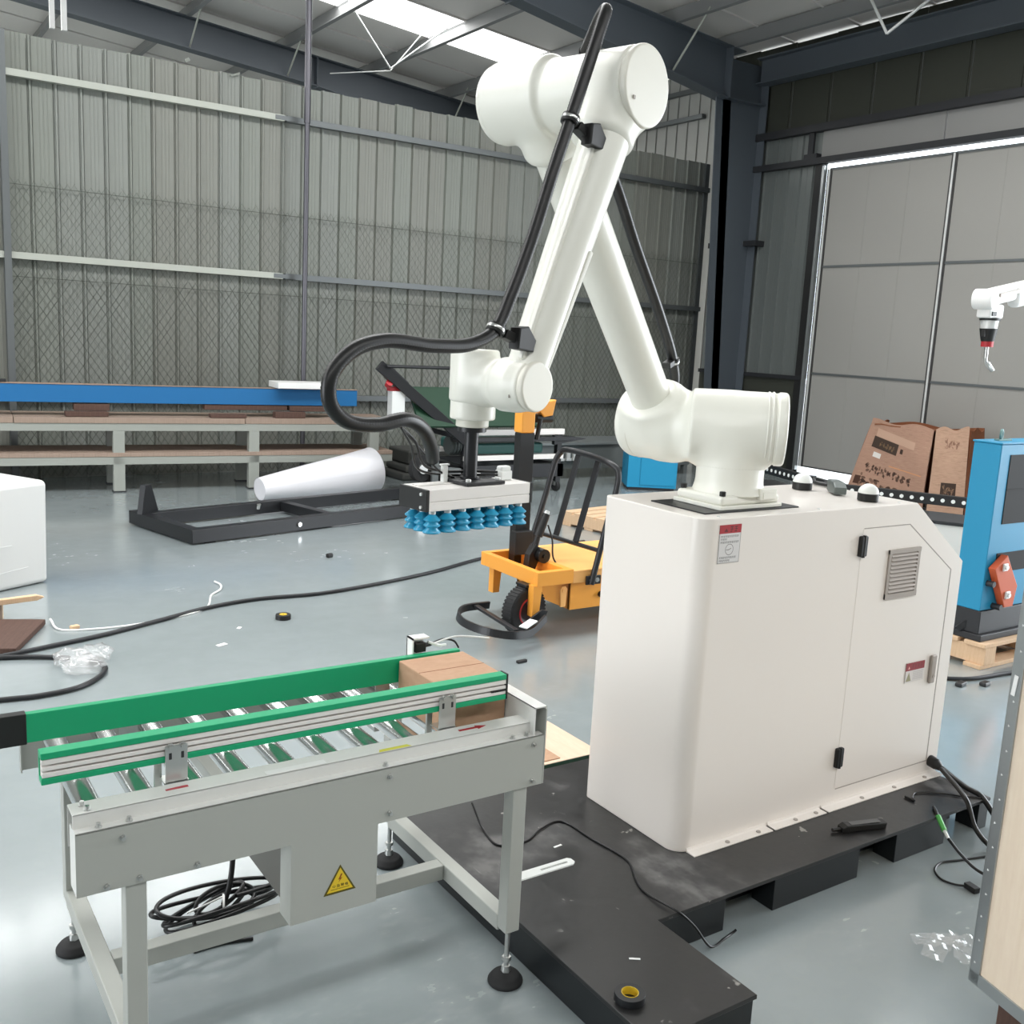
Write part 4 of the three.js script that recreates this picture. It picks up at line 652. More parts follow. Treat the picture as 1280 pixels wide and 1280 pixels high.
// ───────── long bench by the partition ─────────
{
  const ang = -5.6 * D2R, O = [2.14, 0, -9.55];
  const t = thing('steel_workbench', 'long grey steel bench with boarded top and lower shelf', 'workbench', O, ang);
  mesh('top_board', [span(-2.9, -0.9, 0.635, 0.688, -0.62, 0.0, 0.003), span(-0.895, 1.1, 0.635, 0.686, -0.62, 0.004, 0.003), span(1.105, 2.62, 0.635, 0.688, -0.62, 0.0, 0.003)], MAT.board, t);
  mesh('top_rail', [span(-2.9, 2.62, 0.565, 0.635, -0.04, -0.005, 0.002), span(-2.9, 2.62, 0.565, 0.635, -0.62, -0.585, 0.002)], MAT.benchSteel, t);
  mesh('lower_board', span(-2.9, 2.62, 0.328, 0.366, -0.62, 0.0, 0.003), MAT.board, t);
  mesh('lower_rail', [span(-2.9, 2.62, 0.256, 0.328, -0.04, -0.005, 0.002), span(-2.9, 2.62, 0.256, 0.328, -0.62, -0.585, 0.002)], MAT.benchSteel, t);
  for (const x of [-1.24, -0.04, 1.19, 2.42]) for (const z of [-0.05, -0.56]) { const l = mesh('leg', span(x - 0.05, x + 0.05, 0.0, 0.565, z - 0.04, z + 0.045, 0.003), MAT.benchSteel, t); mesh('foot_plate', span(x - 0.055, x + 0.055, 0.0, 0.012, z - 0.055, z + 0.055), MAT.dark, l); }
  // steel beam and offcuts lying on the bench
  const on = (name, label, cat, x, y, z, turn, group) => { const c = Math.cos(ang), s = Math.sin(ang); return thing(name, label, cat, [O[0] + x * c + z * s, y, O[2] - x * s + z * c], ang + turn, group); };
  const b = on('steel_beam', 'long bright blue steel beam lying on top of the bench', 'beam', -0.35, 0.808, -0.17, 0);
  mesh('web', [span(-2.5, 2.62, 0.0, 0.16, -0.03, 0.03, 0.003)], MAT.blue, b);
  mesh('worn_edge', [span(-2.5, 2.62, 0.1605, 0.166, -0.05, 0.036, 0.001), span(-1.2, 0.4, 0.166, 0.172, -0.01, 0.02)], MAT.board, b);
  const off = (x, w, h, d, y, z, turn, mat, label) => { const o = on('timber_block', label, 'block', x, y, z, turn); mesh('block', box(0, h / 2, 0, w, h, d, 0.004), mat, o); return o; };
  off(-1.75, 0.62, 0.05, 0.12, 0.689, -0.09, 0.06, MAT.timber, 'long brown timber offcut at the left end of the bench');
  off(-1.7, 0.5, 0.055, 0.14, 0.74, -0.18, -0.03, MAT.timber, 'brown packing timber under the left end of the blue beam');
  off(-0.3, 0.36, 0.045, 0.1, 0.689, -0.1, 0.05, MAT.timber, 'flat brown block under the blue beam above the second bench leg');
  off(-0.25, 0.3, 0.06, 0.16, 0.736, -0.22, 0.0, MAT.timber, 'dark block stacked under the blue beam above the second bench leg');
  off(0.95, 0.34, 0.035, 0.1, 0.689, -0.07, -0.02, MAT.timber, 'thin brown offcut left of the middle of the bench');
  off(1.15, 0.8, 0.05, 0.1, 0.755, -0.2, 0, MAT.timber, 'reddish packing timber under the right half of the blue beam');
  off(1.55, 0.3, 0.06, 0.1, 0.689, -0.08, 0.03, MAT.timber, 'dark reddish block nearest the right end of the bench');
  off(1.75, 0.36, 0.05, 0.14, 0.752, -0.17, -0.04, MAT.timber, 'dark packing block under the right end of the blue beam');
  const slab = on('white_slab', 'white foam slab lying across the right end of the blue beam', 'slab', 1.7, 0.976, -0.2, 0.02); mesh('slab', box(0, 0.032, 0, 0.56, 0.06, 0.34, 0.006), MAT.white, slab);
  const bk = on('small_bracket', 'small dark bracket resting on the blue beam at left', 'bracket', -1.0, 0.981, -0.17, 0); mesh('bracket', [box(0, 0.012, 0, 0.12, 0.022, 0.06, 0.003), box(-0.03, 0.028, 0, 0.03, 0.012, 0.05, 0.002)], MAT.dark, bk);
}
{ // wrapped crate at the left
  const t = thing('wrapped_box', 'white film-wrapped box at the left edge of the picture', 'box', [1.0, 0, -6.384], 28.4 * D2R);
  const g = new RoundedBoxGeometry(1.3, 0.62, 0.8, 12, 0.03), p = g.attributes.position;
  for (let i = 0; i < p.count; i++) { const x = p.getX(i), y = p.getY(i), z = p.getZ(i); const w = 0.006 * Math.sin(y * 19 + x * 6) + 0.004 * Math.sin(x * 23 - y * 7); p.setZ(i, z + (z > 0 ? w : -w)); p.setY(i, y + (y > 0 ? 0.012 * Math.sin(x * 4 + 0.6) : 0)); }
  g.computeVertexNormals(); g.translate(-0.65, 0.312, -0.41);
  mesh('wrapped_body', g, MAT.wrap, t);
  mesh('film_fold', [box(-0.75, 0.27, 0.0, 1.0, 0.006, 0.006, 0.002, [0, 0, -0.01]), box(-0.6, 0.1, 0.002, 0.9, 0.004, 0.005, 0.0015, [0, 0, 0.05])], MAT.wrap, t);
}
{ // black frame on the floor
  const t = thing('steel_floor_frame', 'black rectangular steel frame lying on the floor before the bench', 'frame', [2.11, 0, -7.122], 13.6 * D2R);
  const L = 3.0;
  mesh('side_rail', span(0.02, L, 0.012, 0.112, -0.085, 0, 0.004), MAT.blackPaint, t); mesh('side_rail', span(0.02, L, 0.012, 0.112, -0.83, -0.75, 0.004), MAT.blackPaint, t);
  mesh('end_bar', span(-0.06, 0.03, 0.012, 0.112, -0.95, 0.0, 0.004), MAT.blackPaint, t); mesh('end_bar', span(L - 0.09, L, 0.012, 0.112, -0.75, -0.08, 0.004), MAT.blackPaint, t);
  mesh('crossbar', span(1.2, 1.28, 0.02, 0.1, -0.75, -0.08, 0.003), MAT.blackPaint, t);
  mesh('tie_rod', rod(V(0.98, 0.06, -0.76), V(0.98, 0.1, -0.745), 0.02, 0.02, 10), MAT.zinc, t);
  mesh('bracket', prism([[-0.13, 0.11], [0.06, 0.11], [-0.02, 0.33], [-0.09, 0.33]], 0.05, 0.003).rotateY(Math.PI / 2 * 0.25).translate(0.04, 0, -0.83), MAT.blackPaint, t);
  for (const x of [0.1, L - 0.1]) for (const z of [-0.05, -0.79]) mesh('pad', span(x - 0.04, x + 0.04, 0, 0.014, z - 0.03, z + 0.03), MAT.rubber, t);
  mesh('bolt', [rod(V(0.86, 0.062, 0), V(0.86, 0.062, 0.014), 0.02, 0.02, 6)], MAT.zinc, t);
  mesh('nut', [rod(V(2.3, 0.062, 0), V(2.3, 0.062, 0.014), 0.02, 0.02, 6)], S(0x8a5a3a, 0.6, 0.5), t);
}
{ // sheet rolled into a cone
  const t = thing('rolled_sheet', 'white plastic sheet rolled into a cone lying behind the black frame', 'rolled sheet', [3.12, 0, -8.74]);
  const g = new THREE.CylinderGeometry(0.225, 0.105, 1.24, 48, 12, true), p = g.attributes.position;
  for (let i = 0; i < p.count; i++) { const y = p.getY(i), a = Math.atan2(p.getZ(i), p.getX(i)); const k = 1 + 0.02 * Math.sin(a * 3 + y * 4); p.setX(i, p.getX(i) * k); p.setZ(i, p.getZ(i) * k); }
  g.computeVertexNormals();
  const inner = g.clone().scale(0.975, 1, 0.975); { const ix = inner.index.array; for (let i = 0; i < ix.length; i += 3) [ix[i], ix[i + 1]] = [ix[i + 1], ix[i]]; inner.computeVertexNormals(); }
  const rim = lathe([[0.22, 0.619], [0.226, 0.62], [0.2255, 0.624], [0.22, 0.623]], 0, V(0, 0, 0), V(0, 1, 0), 48), cap = lathe([[0.0, -0.618], [0.1, -0.622, 0.02], [0.105, -0.615]], 0.01, V(0, 0, 0), V(0, 1, 0), 40);
  const dir = V(1.34, 0.12, -0.24);
  mesh('sheet', [g, inner, rim, cap].map((q) => align(flat(q), V(0.62, 0.166, -0.11), dir)), MAT.roll, t);
}

// ───────── orange platform cart ─────────
{
  const t = thing('platform_cart', 'orange steel platform cart with black leaning backrest, mast and foot guard', 'cart');
  const zN = -4.235, zF = -4.81;
  const tray = mesh('front_tray', [span(3.05, 3.09, 0.286, 0.362, zF + 0.039, zN - 0.039, 0.003), span(3.25, 3.29, 0.286, 0.362, zF + 0.039, zN - 0.039, 0.003), span(3.05, 3.29, 0.285, 0.363, zN - 0.04, zN, 0.003), span(3.05, 3.29, 0.285, 0.363, zF, zF + 0.04, 0.003), span(3.08, 3.26, 0.287, 0.3, zF + 0.03, zN - 0.03)], MAT.orange, t);
  mesh('deck', [span(3.292, 4.75, 0.338, 0.352, zF - 0.06, zN - 0.005, 0.003), span(3.294, 4.748, 0.28, 0.339, zN - 0.05, zN - 0.007, 0.003), span(3.294, 4.748, 0.28, 0.339, zF - 0.058, zF - 0.01, 0.003)], MAT.orangeDeck, t);
  mesh('skirt', [span(3.31, 4.7, 0.118, 0.285, zN - 0.07, zN - 0.045, 0.003), span(3.31, 4.7, 0.118, 0.285, zF, zF + 0.025, 0.003), span(3.31, 3.335, 0.118, 0.285, zF, zN - 0.05, 0.003)], MAT.orange, t);
  mesh('lifting_eye', [prism([[-0.016, -0.07], [0.016, -0.07], [0.024, 0.03], [0.012, 0.046], [-0.012, 0.046], [-0.024, 0.03]], 0.01, 0.002).translate(3.255, 0.215, zN - 0.044), rod(V(3.255, 0.238, zN - 0.05), V(3.255, 0.238, zN - 0.03), 0.011, 0.011, 14)], MAT.orangeDeck, t);
  mesh('skirt_bolt', rod(V(3.52, 0.19, zN - 0.05), V(3.52, 0.19, zN - 0.025), 0.017, 0.017, 12), MAT.black, t);
  for (const [x, z] of [[3.03, zN - 0.006], [3.11, zF + 0.05]]) mesh('front_leg', prism([[0, 0.12], [0.045, 0.12], [0.06, 0.29], [0, 0.29]], 0.05, 0.003).translate(x, 0, z - 0.05), MAT.orange, t);
  const wheel = (x, z, r = 0.132) => {
    const ax = V(0.2, 0, 0.98), T = 0.04;
    const w = mesh('wheel', lathe([[0.07, -T], [r - 0.008, -T, 0.012], [r, -T + 0.012, 0.008], [r, T - 0.012, 0.008], [r - 0.008, T, 0.012], [0.07, T], [0.07, -T]], 0.006, V(x, r, z), ax, 44), MAT.rubber, t);
    mesh('hub', [lathe([[0.015, -T + 0.01], [0.07, -T + 0.006], [0.07, T - 0.006], [0.05, T - 0.014], [0.015, T], [0, T]], 0.004, V(x, r, z), ax, 32)], S(0x2c1416, 0.5), w);
    mesh('hub_ring', lathe([[0.066, T - 0.002], [0.076, T - 0.002], [0.076, T + 0.002], [0.066, T + 0.002], [0.066, T - 0.002]], 0, V(x, r, z), ax, 40), MAT.red, w);
    const tr = []; for (let i = 0; i < 40; i++) { const a = i / 40 * Math.PI * 2; tr.push(flat(box((r + 0.0005) * Math.cos(a), 0, (r + 0.0005) * Math.sin(a), 0.004, 0.07, 0.012, 0, [0, -a, 0]))); }
    mesh('tread', align(mergeGeometries(tr), V(x, r, z), ax), MAT.rubber, w);
    mesh('axle_nut', rod(V(x, r, z - 0.036), V(x, r, z + 0.04), 0.014, 0.014, 8), MAT.zinc, w);
    return w;
  };
  wheel(3.04, zN - 0.1, 0.134); wheel(4.45, zN - 0.12); wheel(4.45, zF + 0.1);
  mesh('fork', [box(3.06, 0.279, zN - 0.1, 0.1, 0.014, 0.1, 0.003), span(3.1, 3.19, 0.275, 0.29, zN - 0.13, zN - 0.06)], MAT.black, t);
  // foot guard round the front wheel
  const G = [[3.07, 0.13, -4.17], [2.95, 0.085, -4.12], [2.79, 0.1, -4.06], [2.69, 0.115, -4.1], [2.645, 0.12, -4.2], [2.645, 0.12, -4.33], [2.7, 0.12, -4.46], [2.79, 0.12, -4.54], [2.95, 0.12, -4.545]];
  mesh('foot_guard', [new THREE.ExtrudeGeometry(new THREE.Shape([[-0.02, -0.007], [0.02, -0.007], [0.02, 0.007], [-0.02, 0.007]].map((q) => new THREE.Vector2(...q))), { steps: 70, bevelEnabled: false, extrudePath: new THREE.CatmullRomCurve3(G.map((q) => V(...q)), false, 'centripetal') }), bar(V(2.86, 0.125, -4.54), V(2.83, 0.11, -4.09), 0.03, 0.016, 0.003), prism([[2.93, 0.06], [3.06, 0.075], [3.1, 0.16], [3.06, 0.17], [2.95, 0.11]], 0.012, 0.002).translate(0, 0, zN + 0.03)], MAT.blackPaint, t);
  mesh('foot_pad', box(2.93, 0.125, -4.13, 0.1, 0.008, 0.05, 0.002, [0, 0.35, 0.2]), MAT.white, t);
  // leaning backrest
  const A = V(3.405, 0.27, zN + 0.014), B = V(3.548, 0.86, zN + 0.014), B2 = V(3.535, 0.935, zN - 0.07), Cc = V(3.565, 0.952, zF + 0.06), Cd = V(3.555, 0.9, zF), D = V(3.42, 0.46, zF);
  const fr = mesh('backrest_frame', [tube([A, A.clone().lerp(B, 0.5), B, V(3.552, 0.905, zN - 0.01), B2, Cc, V(3.575, 0.935, zF + 0.015), Cd, Cd.clone().lerp(D, 0.5), D, V(3.38, 0.32, zF)], 0.0175, 10, 120)], MAT.blackPaint, t);
  mesh('backrest_bar', rod(V(3.42, 0.456, zF), V(3.45, 0.456, zN + 0.01), 0.013, 0.013, 10), MAT.blackPaint, fr);
  for (const z of [-4.42, -4.61]) mesh('backrest_slat', bar(V(3.432, 0.47, z), V(3.562, 0.94, z), 0.042, 0.014, 0.002), MAT.blackPaint, fr);
  mesh('hinge_foot', [box(3.425, 0.292, zN + 0.004, 0.1, 0.05, 0.014, 0.003)], MAT.blackPaint, fr);
  for (const x of [3.405, 3.448]) mesh('bolt', bolt(x, 0.292, zN + 0.011, 0, 0, 1, 0.009), MAT.zinc, fr);
  // mast with orange head, and the brake lever
  const ms = mesh('mast', [span(3.2, 3.3, 0.3, 1.06, -4.75, -4.69, 0.004), span(3.17, 3.29, 0.363, 0.5, -4.69, -4.64, 0.004)], MAT.black, t);
  mesh('mast_head', [box(3.245, 1.125, -4.72, 0.095, 0.13, 0.08, 0.01), prism([[3.36, 1.15], [3.42, 1.16], [3.44, 1.25], [3.33, 1.23], [3.33, 1.18]], 0.06, 0.006).translate(0, 0, -4.75), bar(V(3.28, 1.18, -4.72), V(3.38, 1.2, -4.72), 0.04, 0.03, 0.004)], MAT.orange, ms);
  mesh('mast_grip', [rod(V(3.32, 1.14, -4.72), V(3.43, 1.14, -4.72), 0.024, 0.024, 12), rod(V(3.32, 1.02, -4.7), V(3.34, 1.14, -4.7), 0.014, 0.014, 10)], MAT.black, ms);
  const lv = mesh('brake_lever', [rod(V(3.195, 0.41, -4.5), V(3.225, 0.5, -4.5), 0.022, 0.016, 14), rod(V(3.225, 0.5, -4.5), V(3.275, 0.625, -4.5), 0.026, 0.022, 14), prism([[3.15, 0.3], [3.2, 0.3], [3.25, 0.42], [3.2, 0.46], [3.16, 0.4]], 0.05, 0.004).translate(0, 0, -4.53)], MAT.black, t);
  mesh('lever_tip', rod(V(3.275, 0.625, -4.5), V(3.282, 0.642, -4.5), 0.018, 0.014, 12), MAT.zinc, lv);
  mesh('lever_wheel', [rod(V(3.235, 0.395, -4.53), V(3.235, 0.395, -4.44), 0.04, 0.04, 20), rod(V(3.235, 0.395, -4.44), V(3.235, 0.395, -4.43), 0.012, 0.012, 10)], MAT.blackGloss, lv);
  mesh('brake_cable', tube([[3.29, 0.56, -4.5], [3.31, 0.48, -4.48], [3.31, 0.38, -4.46], [3.34, 0.31, -4.44], [3.2, 0.305, -4.44]], 0.005), MAT.dark, lv);
}
// ───────── machines further back ─────────
{
  const t = thing('belt_conveyor', 'inclined belt conveyor with dark green belt and black side rail behind the gripper', 'conveyor', [0, 0, 0]);
  mesh('belt', [bar(V(5.25, 1.06, -8.68), V(5.25, 0.7, -8.4), 1.36, 0.03, 0.004)], MAT.greenDark, t);
  mesh('side_rail', bar(V(4.2, 1.27, -8.55), V(5.12, 0.54, -8.4), 0.05, 0.1, 0.004), MAT.blackPaint, t);
  mesh('side_rail', bar(V(4.33, 1.2, -8.62), V(4.5, 1.06, -8.6), 0.05, 0.12, 0.004), MAT.dark, t);
  mesh('top_bar', rod(V(4.25, 1.262, -8.5), V(5.95, 1.25, -8.75), 0.016, 0.016, 10), MAT.blackPaint, t);
  mesh('hopper_leg', span(5.88, 5.96, 0.66, 1.25, -8.8, -8.74), MAT.blackPaint, t);
  mesh('side_frame', [span(5.12, 6.34, 0.605, 0.665, -8.52, -8.47, 0.003)], MAT.alu, t);
  mesh('side_frame', [span(5.12, 6.34, 0.605, 0.665, -9.3, -9.25, 0.003)], MAT.alu, t);
  mesh('guard_strip', [span(5.0, 6.45, 0.545, 0.585, -8.56, -8.42, 0.004), prism([[6.2, 0.5], [6.62, 0.56], [6.2, 0.6]], 0.05).translate(0, 0, -8.5)], MAT.blackPaint, t);
  mesh('return_belt', span(5.25, 6.1, 0.41, 0.52, -9.2, -8.5, 0.03), S(0x2b5a55, 0.5), t);
  mesh('lower_rail', [span(5.12, 6.34, 0.35, 0.4, -8.52, -8.47, 0.003)], MAT.alu, t);
  mesh('lower_rail', [span(5.12, 6.34, 0.35, 0.4, -9.3, -9.25, 0.003)], MAT.alu, t);
  mesh('motor', [rod(V(5.0, 0.5, -8.6), V(5.3, 0.5, -8.6), 0.09, 0.09, 24), box(5.2, 0.6, -8.6, 0.14, 0.06, 0.12, 0.006)], S(0x4d5352, 0.5, 0.3), t);
  mesh('motor_fins', Array.from({ length: 7 }, (_, i) => rod(V(5.03 + i * 0.035, 0.5, -8.6), V(5.038 + i * 0.035, 0.5, -8.6), 0.1, 0.1, 24)), S(0x4d5352, 0.5, 0.3), t).userData.kind = 'stuff';
  mesh('base_frame', [span(5.1, 6.35, 0.16, 0.3, -8.55, -8.47, 0.004), span(5.1, 6.35, 0.16, 0.3, -9.3, -9.22, 0.004), span(5.1, 5.18, 0.16, 0.3, -9.3, -8.47, 0.004), span(6.27, 6.35, 0.16, 0.3, -9.3, -8.47, 0.004)], MAT.blackPaint, t);
  for (const x of [5.15, 6.3]) for (const z of [-8.52, -9.26]) {
    mesh('leg', span(x - 0.03, x + 0.03, 0.1, 0.62, z - 0.03, z + 0.03, 0.003), MAT.blackPaint, t);
    const c = mesh('caster', rod(V(x - 0.02, 0.055, z), V(x + 0.02, 0.055, z), 0.055, 0.055, 24), MAT.rubber, t); mesh('caster_fork', span(x - 0.03, x + 0.03, 0.06, 0.112, z - 0.02, z + 0.02, 0.002), MAT.zinc, c);
  }
  const p = mesh('drive_pulley', lathe([[0.03, -0.03], [0.13, -0.03], [0.13, 0.03], [0.03, 0.03], [0.03, -0.03]], 0.006, V(4.62, 0.3, -8.45), V(0.25, 0, 1), 32), MAT.rubber, t); mesh('pulley_hub', rod(V(4.62, 0.3, -8.48), V(4.63, 0.3, -8.4), 0.05, 0.05, 20), MAT.zinc, p);
  mesh('pulley_arm', [bar(V(4.62, 0.3, -8.47), V(5.1, 0.25, -8.5), 0.03, 0.06, 0.003), span(4.72, 4.79, 0.1, 0.52, -8.42, -8.39, 0.003), span(4.68, 4.83, 0.0, 0.02, -8.5, -8.3)], S(0x6a6e6e, 0.45, 0.4), t);
  mesh('control_post', [span(4.33, 4.47, 0.72, 1.03, -8.62, -8.52, 0.006)], MAT.galvWhite, t);
  mesh('post_stand', [bar(V(4.42, 0.74, -8.57), V(5.12, 0.58, -8.6), 0.05, 0.05, 0.004)], MAT.dark, t);
  mesh('stop_button', [rod(V(4.3, 1.08, -8.56), V(4.3, 1.11, -8.52), 0.03, 0.034, 16), box(4.4, 1.05, -8.57, 0.18, 0.04, 0.06, 0.004)], MAT.red, t);
}
tag(mesh('folded_tarpaulin', [[5.55, 0.24, -9.85, 0.9, 0.16, 0.5], [5.6, 0.12, -9.8, 1.1, 0.08, 0.5], [5.5, 0.04, -9.8, 1.0, 0.08, 0.55]].map(([x, y, z, w, h, d]) => box(x, y, z, w, h, d, 0.03)), S(0x4b4c49, 0.8)), 'folded dark grey tarpaulin on the floor between bench and belt conveyor', 'tarpaulin');
{
  const t = thing('blue_cabinet', 'plain blue steel cabinet standing behind the robot arm shoulder', 'cabinet', [7.15, 0, -8.36], -32 * D2R);
  mesh('housing', span(0, 0.545, 0.03, 0.8, -0.45, 0, 0.006), MAT.blueMachine, t); mesh('door', span(0.14, 0.53, 0.06, 0.77, 0.0, 0.008, 0.003), MAT.blueMachine, t); mesh('plinth', span(0.02, 0.525, 0, 0.035, -0.43, -0.01), MAT.dark, t);
}
{
  const t = thing('grey_table', 'low grey steel table with white fittings behind the backrest and blue cabinet', 'table', [0, 0, 0]);
  mesh('table_top', span(6.35, 8.9, 0.4, 0.43, -9.75, -9.15, 0.004), S(0x767b7b, 0.5, 0.1), t);
  mesh('front_skirt', span(6.4, 8.85, 0.12, 0.4, -9.2, -9.18, 0.003), S(0x5c6160, 0.55, 0.1), t);
  for (const x of [6.45, 8.8]) for (const z of [-9.7, -9.22]) mesh('leg', span(x - 0.03, x + 0.03, 0, 0.4, z - 0.03, z + 0.03, 0.003), S(0x5c6160, 0.55, 0.1), t);
  for (const x of [6.83, 6.93, 7.02]) mesh('fitting', [box(x, 0.3, -9.165, 0.05, 0.1, 0.03, 0.006), box(x, 0.235, -9.16, 0.07, 0.03, 0.04, 0.004)], MAT.galvWhite, t);
}
{
  const t = thing('wooden_pallet', 'small pale wooden pallet half hidden behind the orange cart', 'pallet', [5.2, 0, -6.9], 0.15);
  for (let i = 0; i < 5; i++) mesh('board', span(0, 0.8, 0.105, 0.125, i * 0.13, i * 0.13 + 0.1, 0.003), MAT.pine, t);
  for (const x of [0, 0.36, 0.7]) mesh('block', span(x, x + 0.1, 0.02, 0.105, 0, 0.62, 0.003), MAT.pine, t);
  for (const z of [0, 0.26, 0.52]) mesh('board', span(0, 0.8, 0, 0.02, z, z + 0.1, 0.003), MAT.pine, t);
}
{ // welding bench: two rows of perforated black profile around it
  const t = thing('perforated_frame', 'black frame of perforated profile around the far welding area', 'frame');
  const railOf = (p, q) => {
    const L = p.distanceTo(q), d = q.clone().sub(p).normalize(), n = V(-d.z, 0, d.x), r = mesh('perforated_rail', bar(p, q, 0.05, 0.085, 0.003), MAT.black, t);
    if (n.dot(V(0, 0, 0).sub(p)) < 0) n.negate();
    const k = Math.floor(L / 0.078);
    for (let i = 0; i < k; i++) mesh('lit_hole', align(new THREE.CylinderGeometry(0.016, 0.016, 0.006, 10), p.clone().addScaledVector(d, 0.04 + i * 0.078).addScaledVector(n, 0.026), n), MAT.whitePlastic, r);  // pale discs painted in for light showing through the holes
  };
  railOf(V(7.32, 0.49, -6.68), V(6.86, 0.49, -5.36)); railOf(V(6.96, 0.475, -5.42), V(7.56, 0.475, -4.3));
  mesh('shelf', [bar(V(7.36, 0.34, -6.66), V(6.95, 0.34, -5.46), 0.3, 0.03), bar(V(7.05, 0.33, -5.4), V(7.62, 0.33, -4.35), 0.3, 0.03)], S(0x2b2b2b, 0.6), t);
  for (const [x, z] of [[7.32, -6.64], [6.93, -5.42], [7.55, -4.36]]) mesh('leg', span(x - 0.03, x + 0.03, 0, 0.45, z - 0.03, z + 0.03, 0.003), MAT.black, t);
  mesh('shelf_scrap', [box(7.25, 0.37, -4.95, 0.3, 0.04, 0.12, 0.01, [0, 0.5, 0])], S(0x8f7f76, 0.8), t);
}
{
  const t = thing('grey_cabinet', 'low pale grey steel cabinet with dark lid right behind the white cabinet', 'cabinet', [6.47, 0, -4.23], 59 * D2R * -1);
  mesh('housing', span(0.0, 0.6, 0.02, 0.43, -0.4, 0, 0.005), MAT.greyLight, t); mesh('lid', span(-0.02, 0.62, 0.43, 0.455, -0.42, 0.015, 0.004), MAT.dark, t);
  mesh('warning_sticker', box(0.42, 0.3, 0.001, 0.07, 0.05, 0.002), S(0xc78b92, 0.5), t); mesh('base', span(0.02, 0.58, 0, 0.022, -0.38, -0.02), MAT.dark, t);
}
{ // crushed shipping carton leaning by the sliding door
  const t = thing('crushed_carton', 'large crushed brown carton with black print standing before the sliding door', 'carton');
  const sheet = (P, n, sd) => { // P: bottom-left, bottom-right, top-right, top-left
    const g = new THREE.BoxGeometry(1, 1, 1, 18, 14, 1), p = g.attributes.position, q = P.map((v) => V(...v)), nn = q[1].clone().sub(q[0]).cross(q[3].clone().sub(q[0])).normalize();
    for (let i = 0; i < p.count; i++) { const u = p.getX(i) + 0.5, v = p.getY(i) + 0.5, o = q[0].clone().lerp(q[1], u).lerp(q[3].clone().lerp(q[2], u), v); o.addScaledVector(nn, p.getZ(i) * 0.012 + n * (0.6 * Math.sin(u * 5 + sd) * Math.cos(v * 4 + sd) + 0.4 * Math.abs(((u * 2.3 + v * 1.1 + sd) % 1) - 0.5) * 2)); if (v > 0.98) o.y += 0.02 * Math.sin(u * 9 + sd * 3); p.setXYZ(i, o.x, o.y, o.z); }
    g.computeVertexNormals(); return g;
  };
  const glyph = (c, x, y, w, h, n, sk, col) => { c.save(); c.transform(1, sk, 0, 1, x, y); c.fillStyle = col; let q = n * 31 + 7; const R = () => (q = (q * 16807) % 2147483647) / 2147483647; for (let i = 0; i < n; i++) { const a = i * w / n, g = w / n; for (let k = 0; k < 6; k++) { c.globalAlpha = 0.35 + 0.5 * R(); c.beginPath(); c.ellipse(a + g * (0.15 + 0.65 * R()), h * (0.1 + 0.8 * R()), g * (0.1 + 0.14 * R()), h * (0.1 + 0.22 * R()), R() * 3, 0, 7); c.fill(); } } c.restore(); };
  const noise = (c, w, h, base) => { c.fillStyle = base; c.fillRect(0, 0, w, h); let s = 5; for (let i = 0; i < 900; i++) { s = (s * 16807) % 2147483647; const x = s % w; s = (s * 16807) % 2147483647; const y = s % h; c.fillStyle = i % 2 ? 'rgba(255,225,200,0.05)' : 'rgba(50,20,10,0.05)'; c.fillRect(x, y, 30, 3); } };
  const front = canvasTex(512, 420, (c, w, h) => { noise(c, w, h, '#a98470'); c.save(); c.transform(1, 0.14, 0, 1, 0, 0); c.fillStyle = '#bd9a84'; c.fillRect(70, 30, 330, 40); c.fillStyle = '#3f3026'; c.fillRect(60, 72, 210, 58); glyph(c, 110, 88, 140, 28, 5, 0, '#7b6046'); c.fillStyle = '#3a2a20'; c.fillRect(292, 88, 22, 24); c.fillStyle = '#dcd6cf'; c.fillRect(92, 150, 62, 26); c.restore(); glyph(c, 70, 222, 340, 46, 10, 0.13, '#352219'); glyph(c, 60, 274, 300, 76, 6, 0.2, '#2b1a12'); c.fillStyle = '#4b2f22'; c.fillRect(26, 300, 44, 44); c.strokeStyle = '#c98e63'; c.lineWidth = 5; c.beginPath(); c.moveTo(240, 226); c.lineTo(480, 250); c.stroke(); });
  const right = canvasTex(256, 420, (c, w, h) => { noise(c, w, h, '#b8947d'); glyph(c, 80, 60, 110, 40, 4, 0, '#7d5a49'); c.fillStyle = '#3c2c22'; c.fillRect(82, 270, 110, 84); glyph(c, 96, 286, 82, 44, 4, 0, '#8a6c55'); });
  const uvOf = (g) => { const u = g.attributes.uv; return g; };
  const fm = new THREE.MeshStandardMaterial({ map: front, roughness: 0.85 }), rm = new THREE.MeshStandardMaterial({ map: right, roughness: 0.85 });
  mesh('front_side', uvOf(sheet([[9.5, 0.0, -7.3], [9.46, 0.0, -6.28], [9.6, 0.86, -6.33], [9.62, 0.885, -7.12]], 0.03, 0.4)), fm, t, true);
  mesh('right_flap', uvOf(sheet([[9.5, 0.0, -6.25], [9.66, 0.0, -5.93], [9.68, 0.9, -5.99], [9.58, 0.87, -6.3]], 0.02, 1.9)), rm, t, true);
  mesh('back_side', [sheet([[10.0, 0.0, -5.9], [10.0, 0.0, -7.3], [9.95, 0.86, -7.15], [9.95, 0.88, -6.0]], 0.02, 2.6), sheet([[10.0, 0.0, -7.32], [9.5, 0.0, -7.3], [9.62, 0.87, -7.12], [9.95, 0.86, -7.15]], 0.01, 0.2), sheet([[9.67, 0.0, -5.92], [10.0, 0.0, -5.9], [9.95, 0.88, -6.0], [9.7, 0.89, -5.99]], 0.01, 1.2)], MAT.cardDark, t);
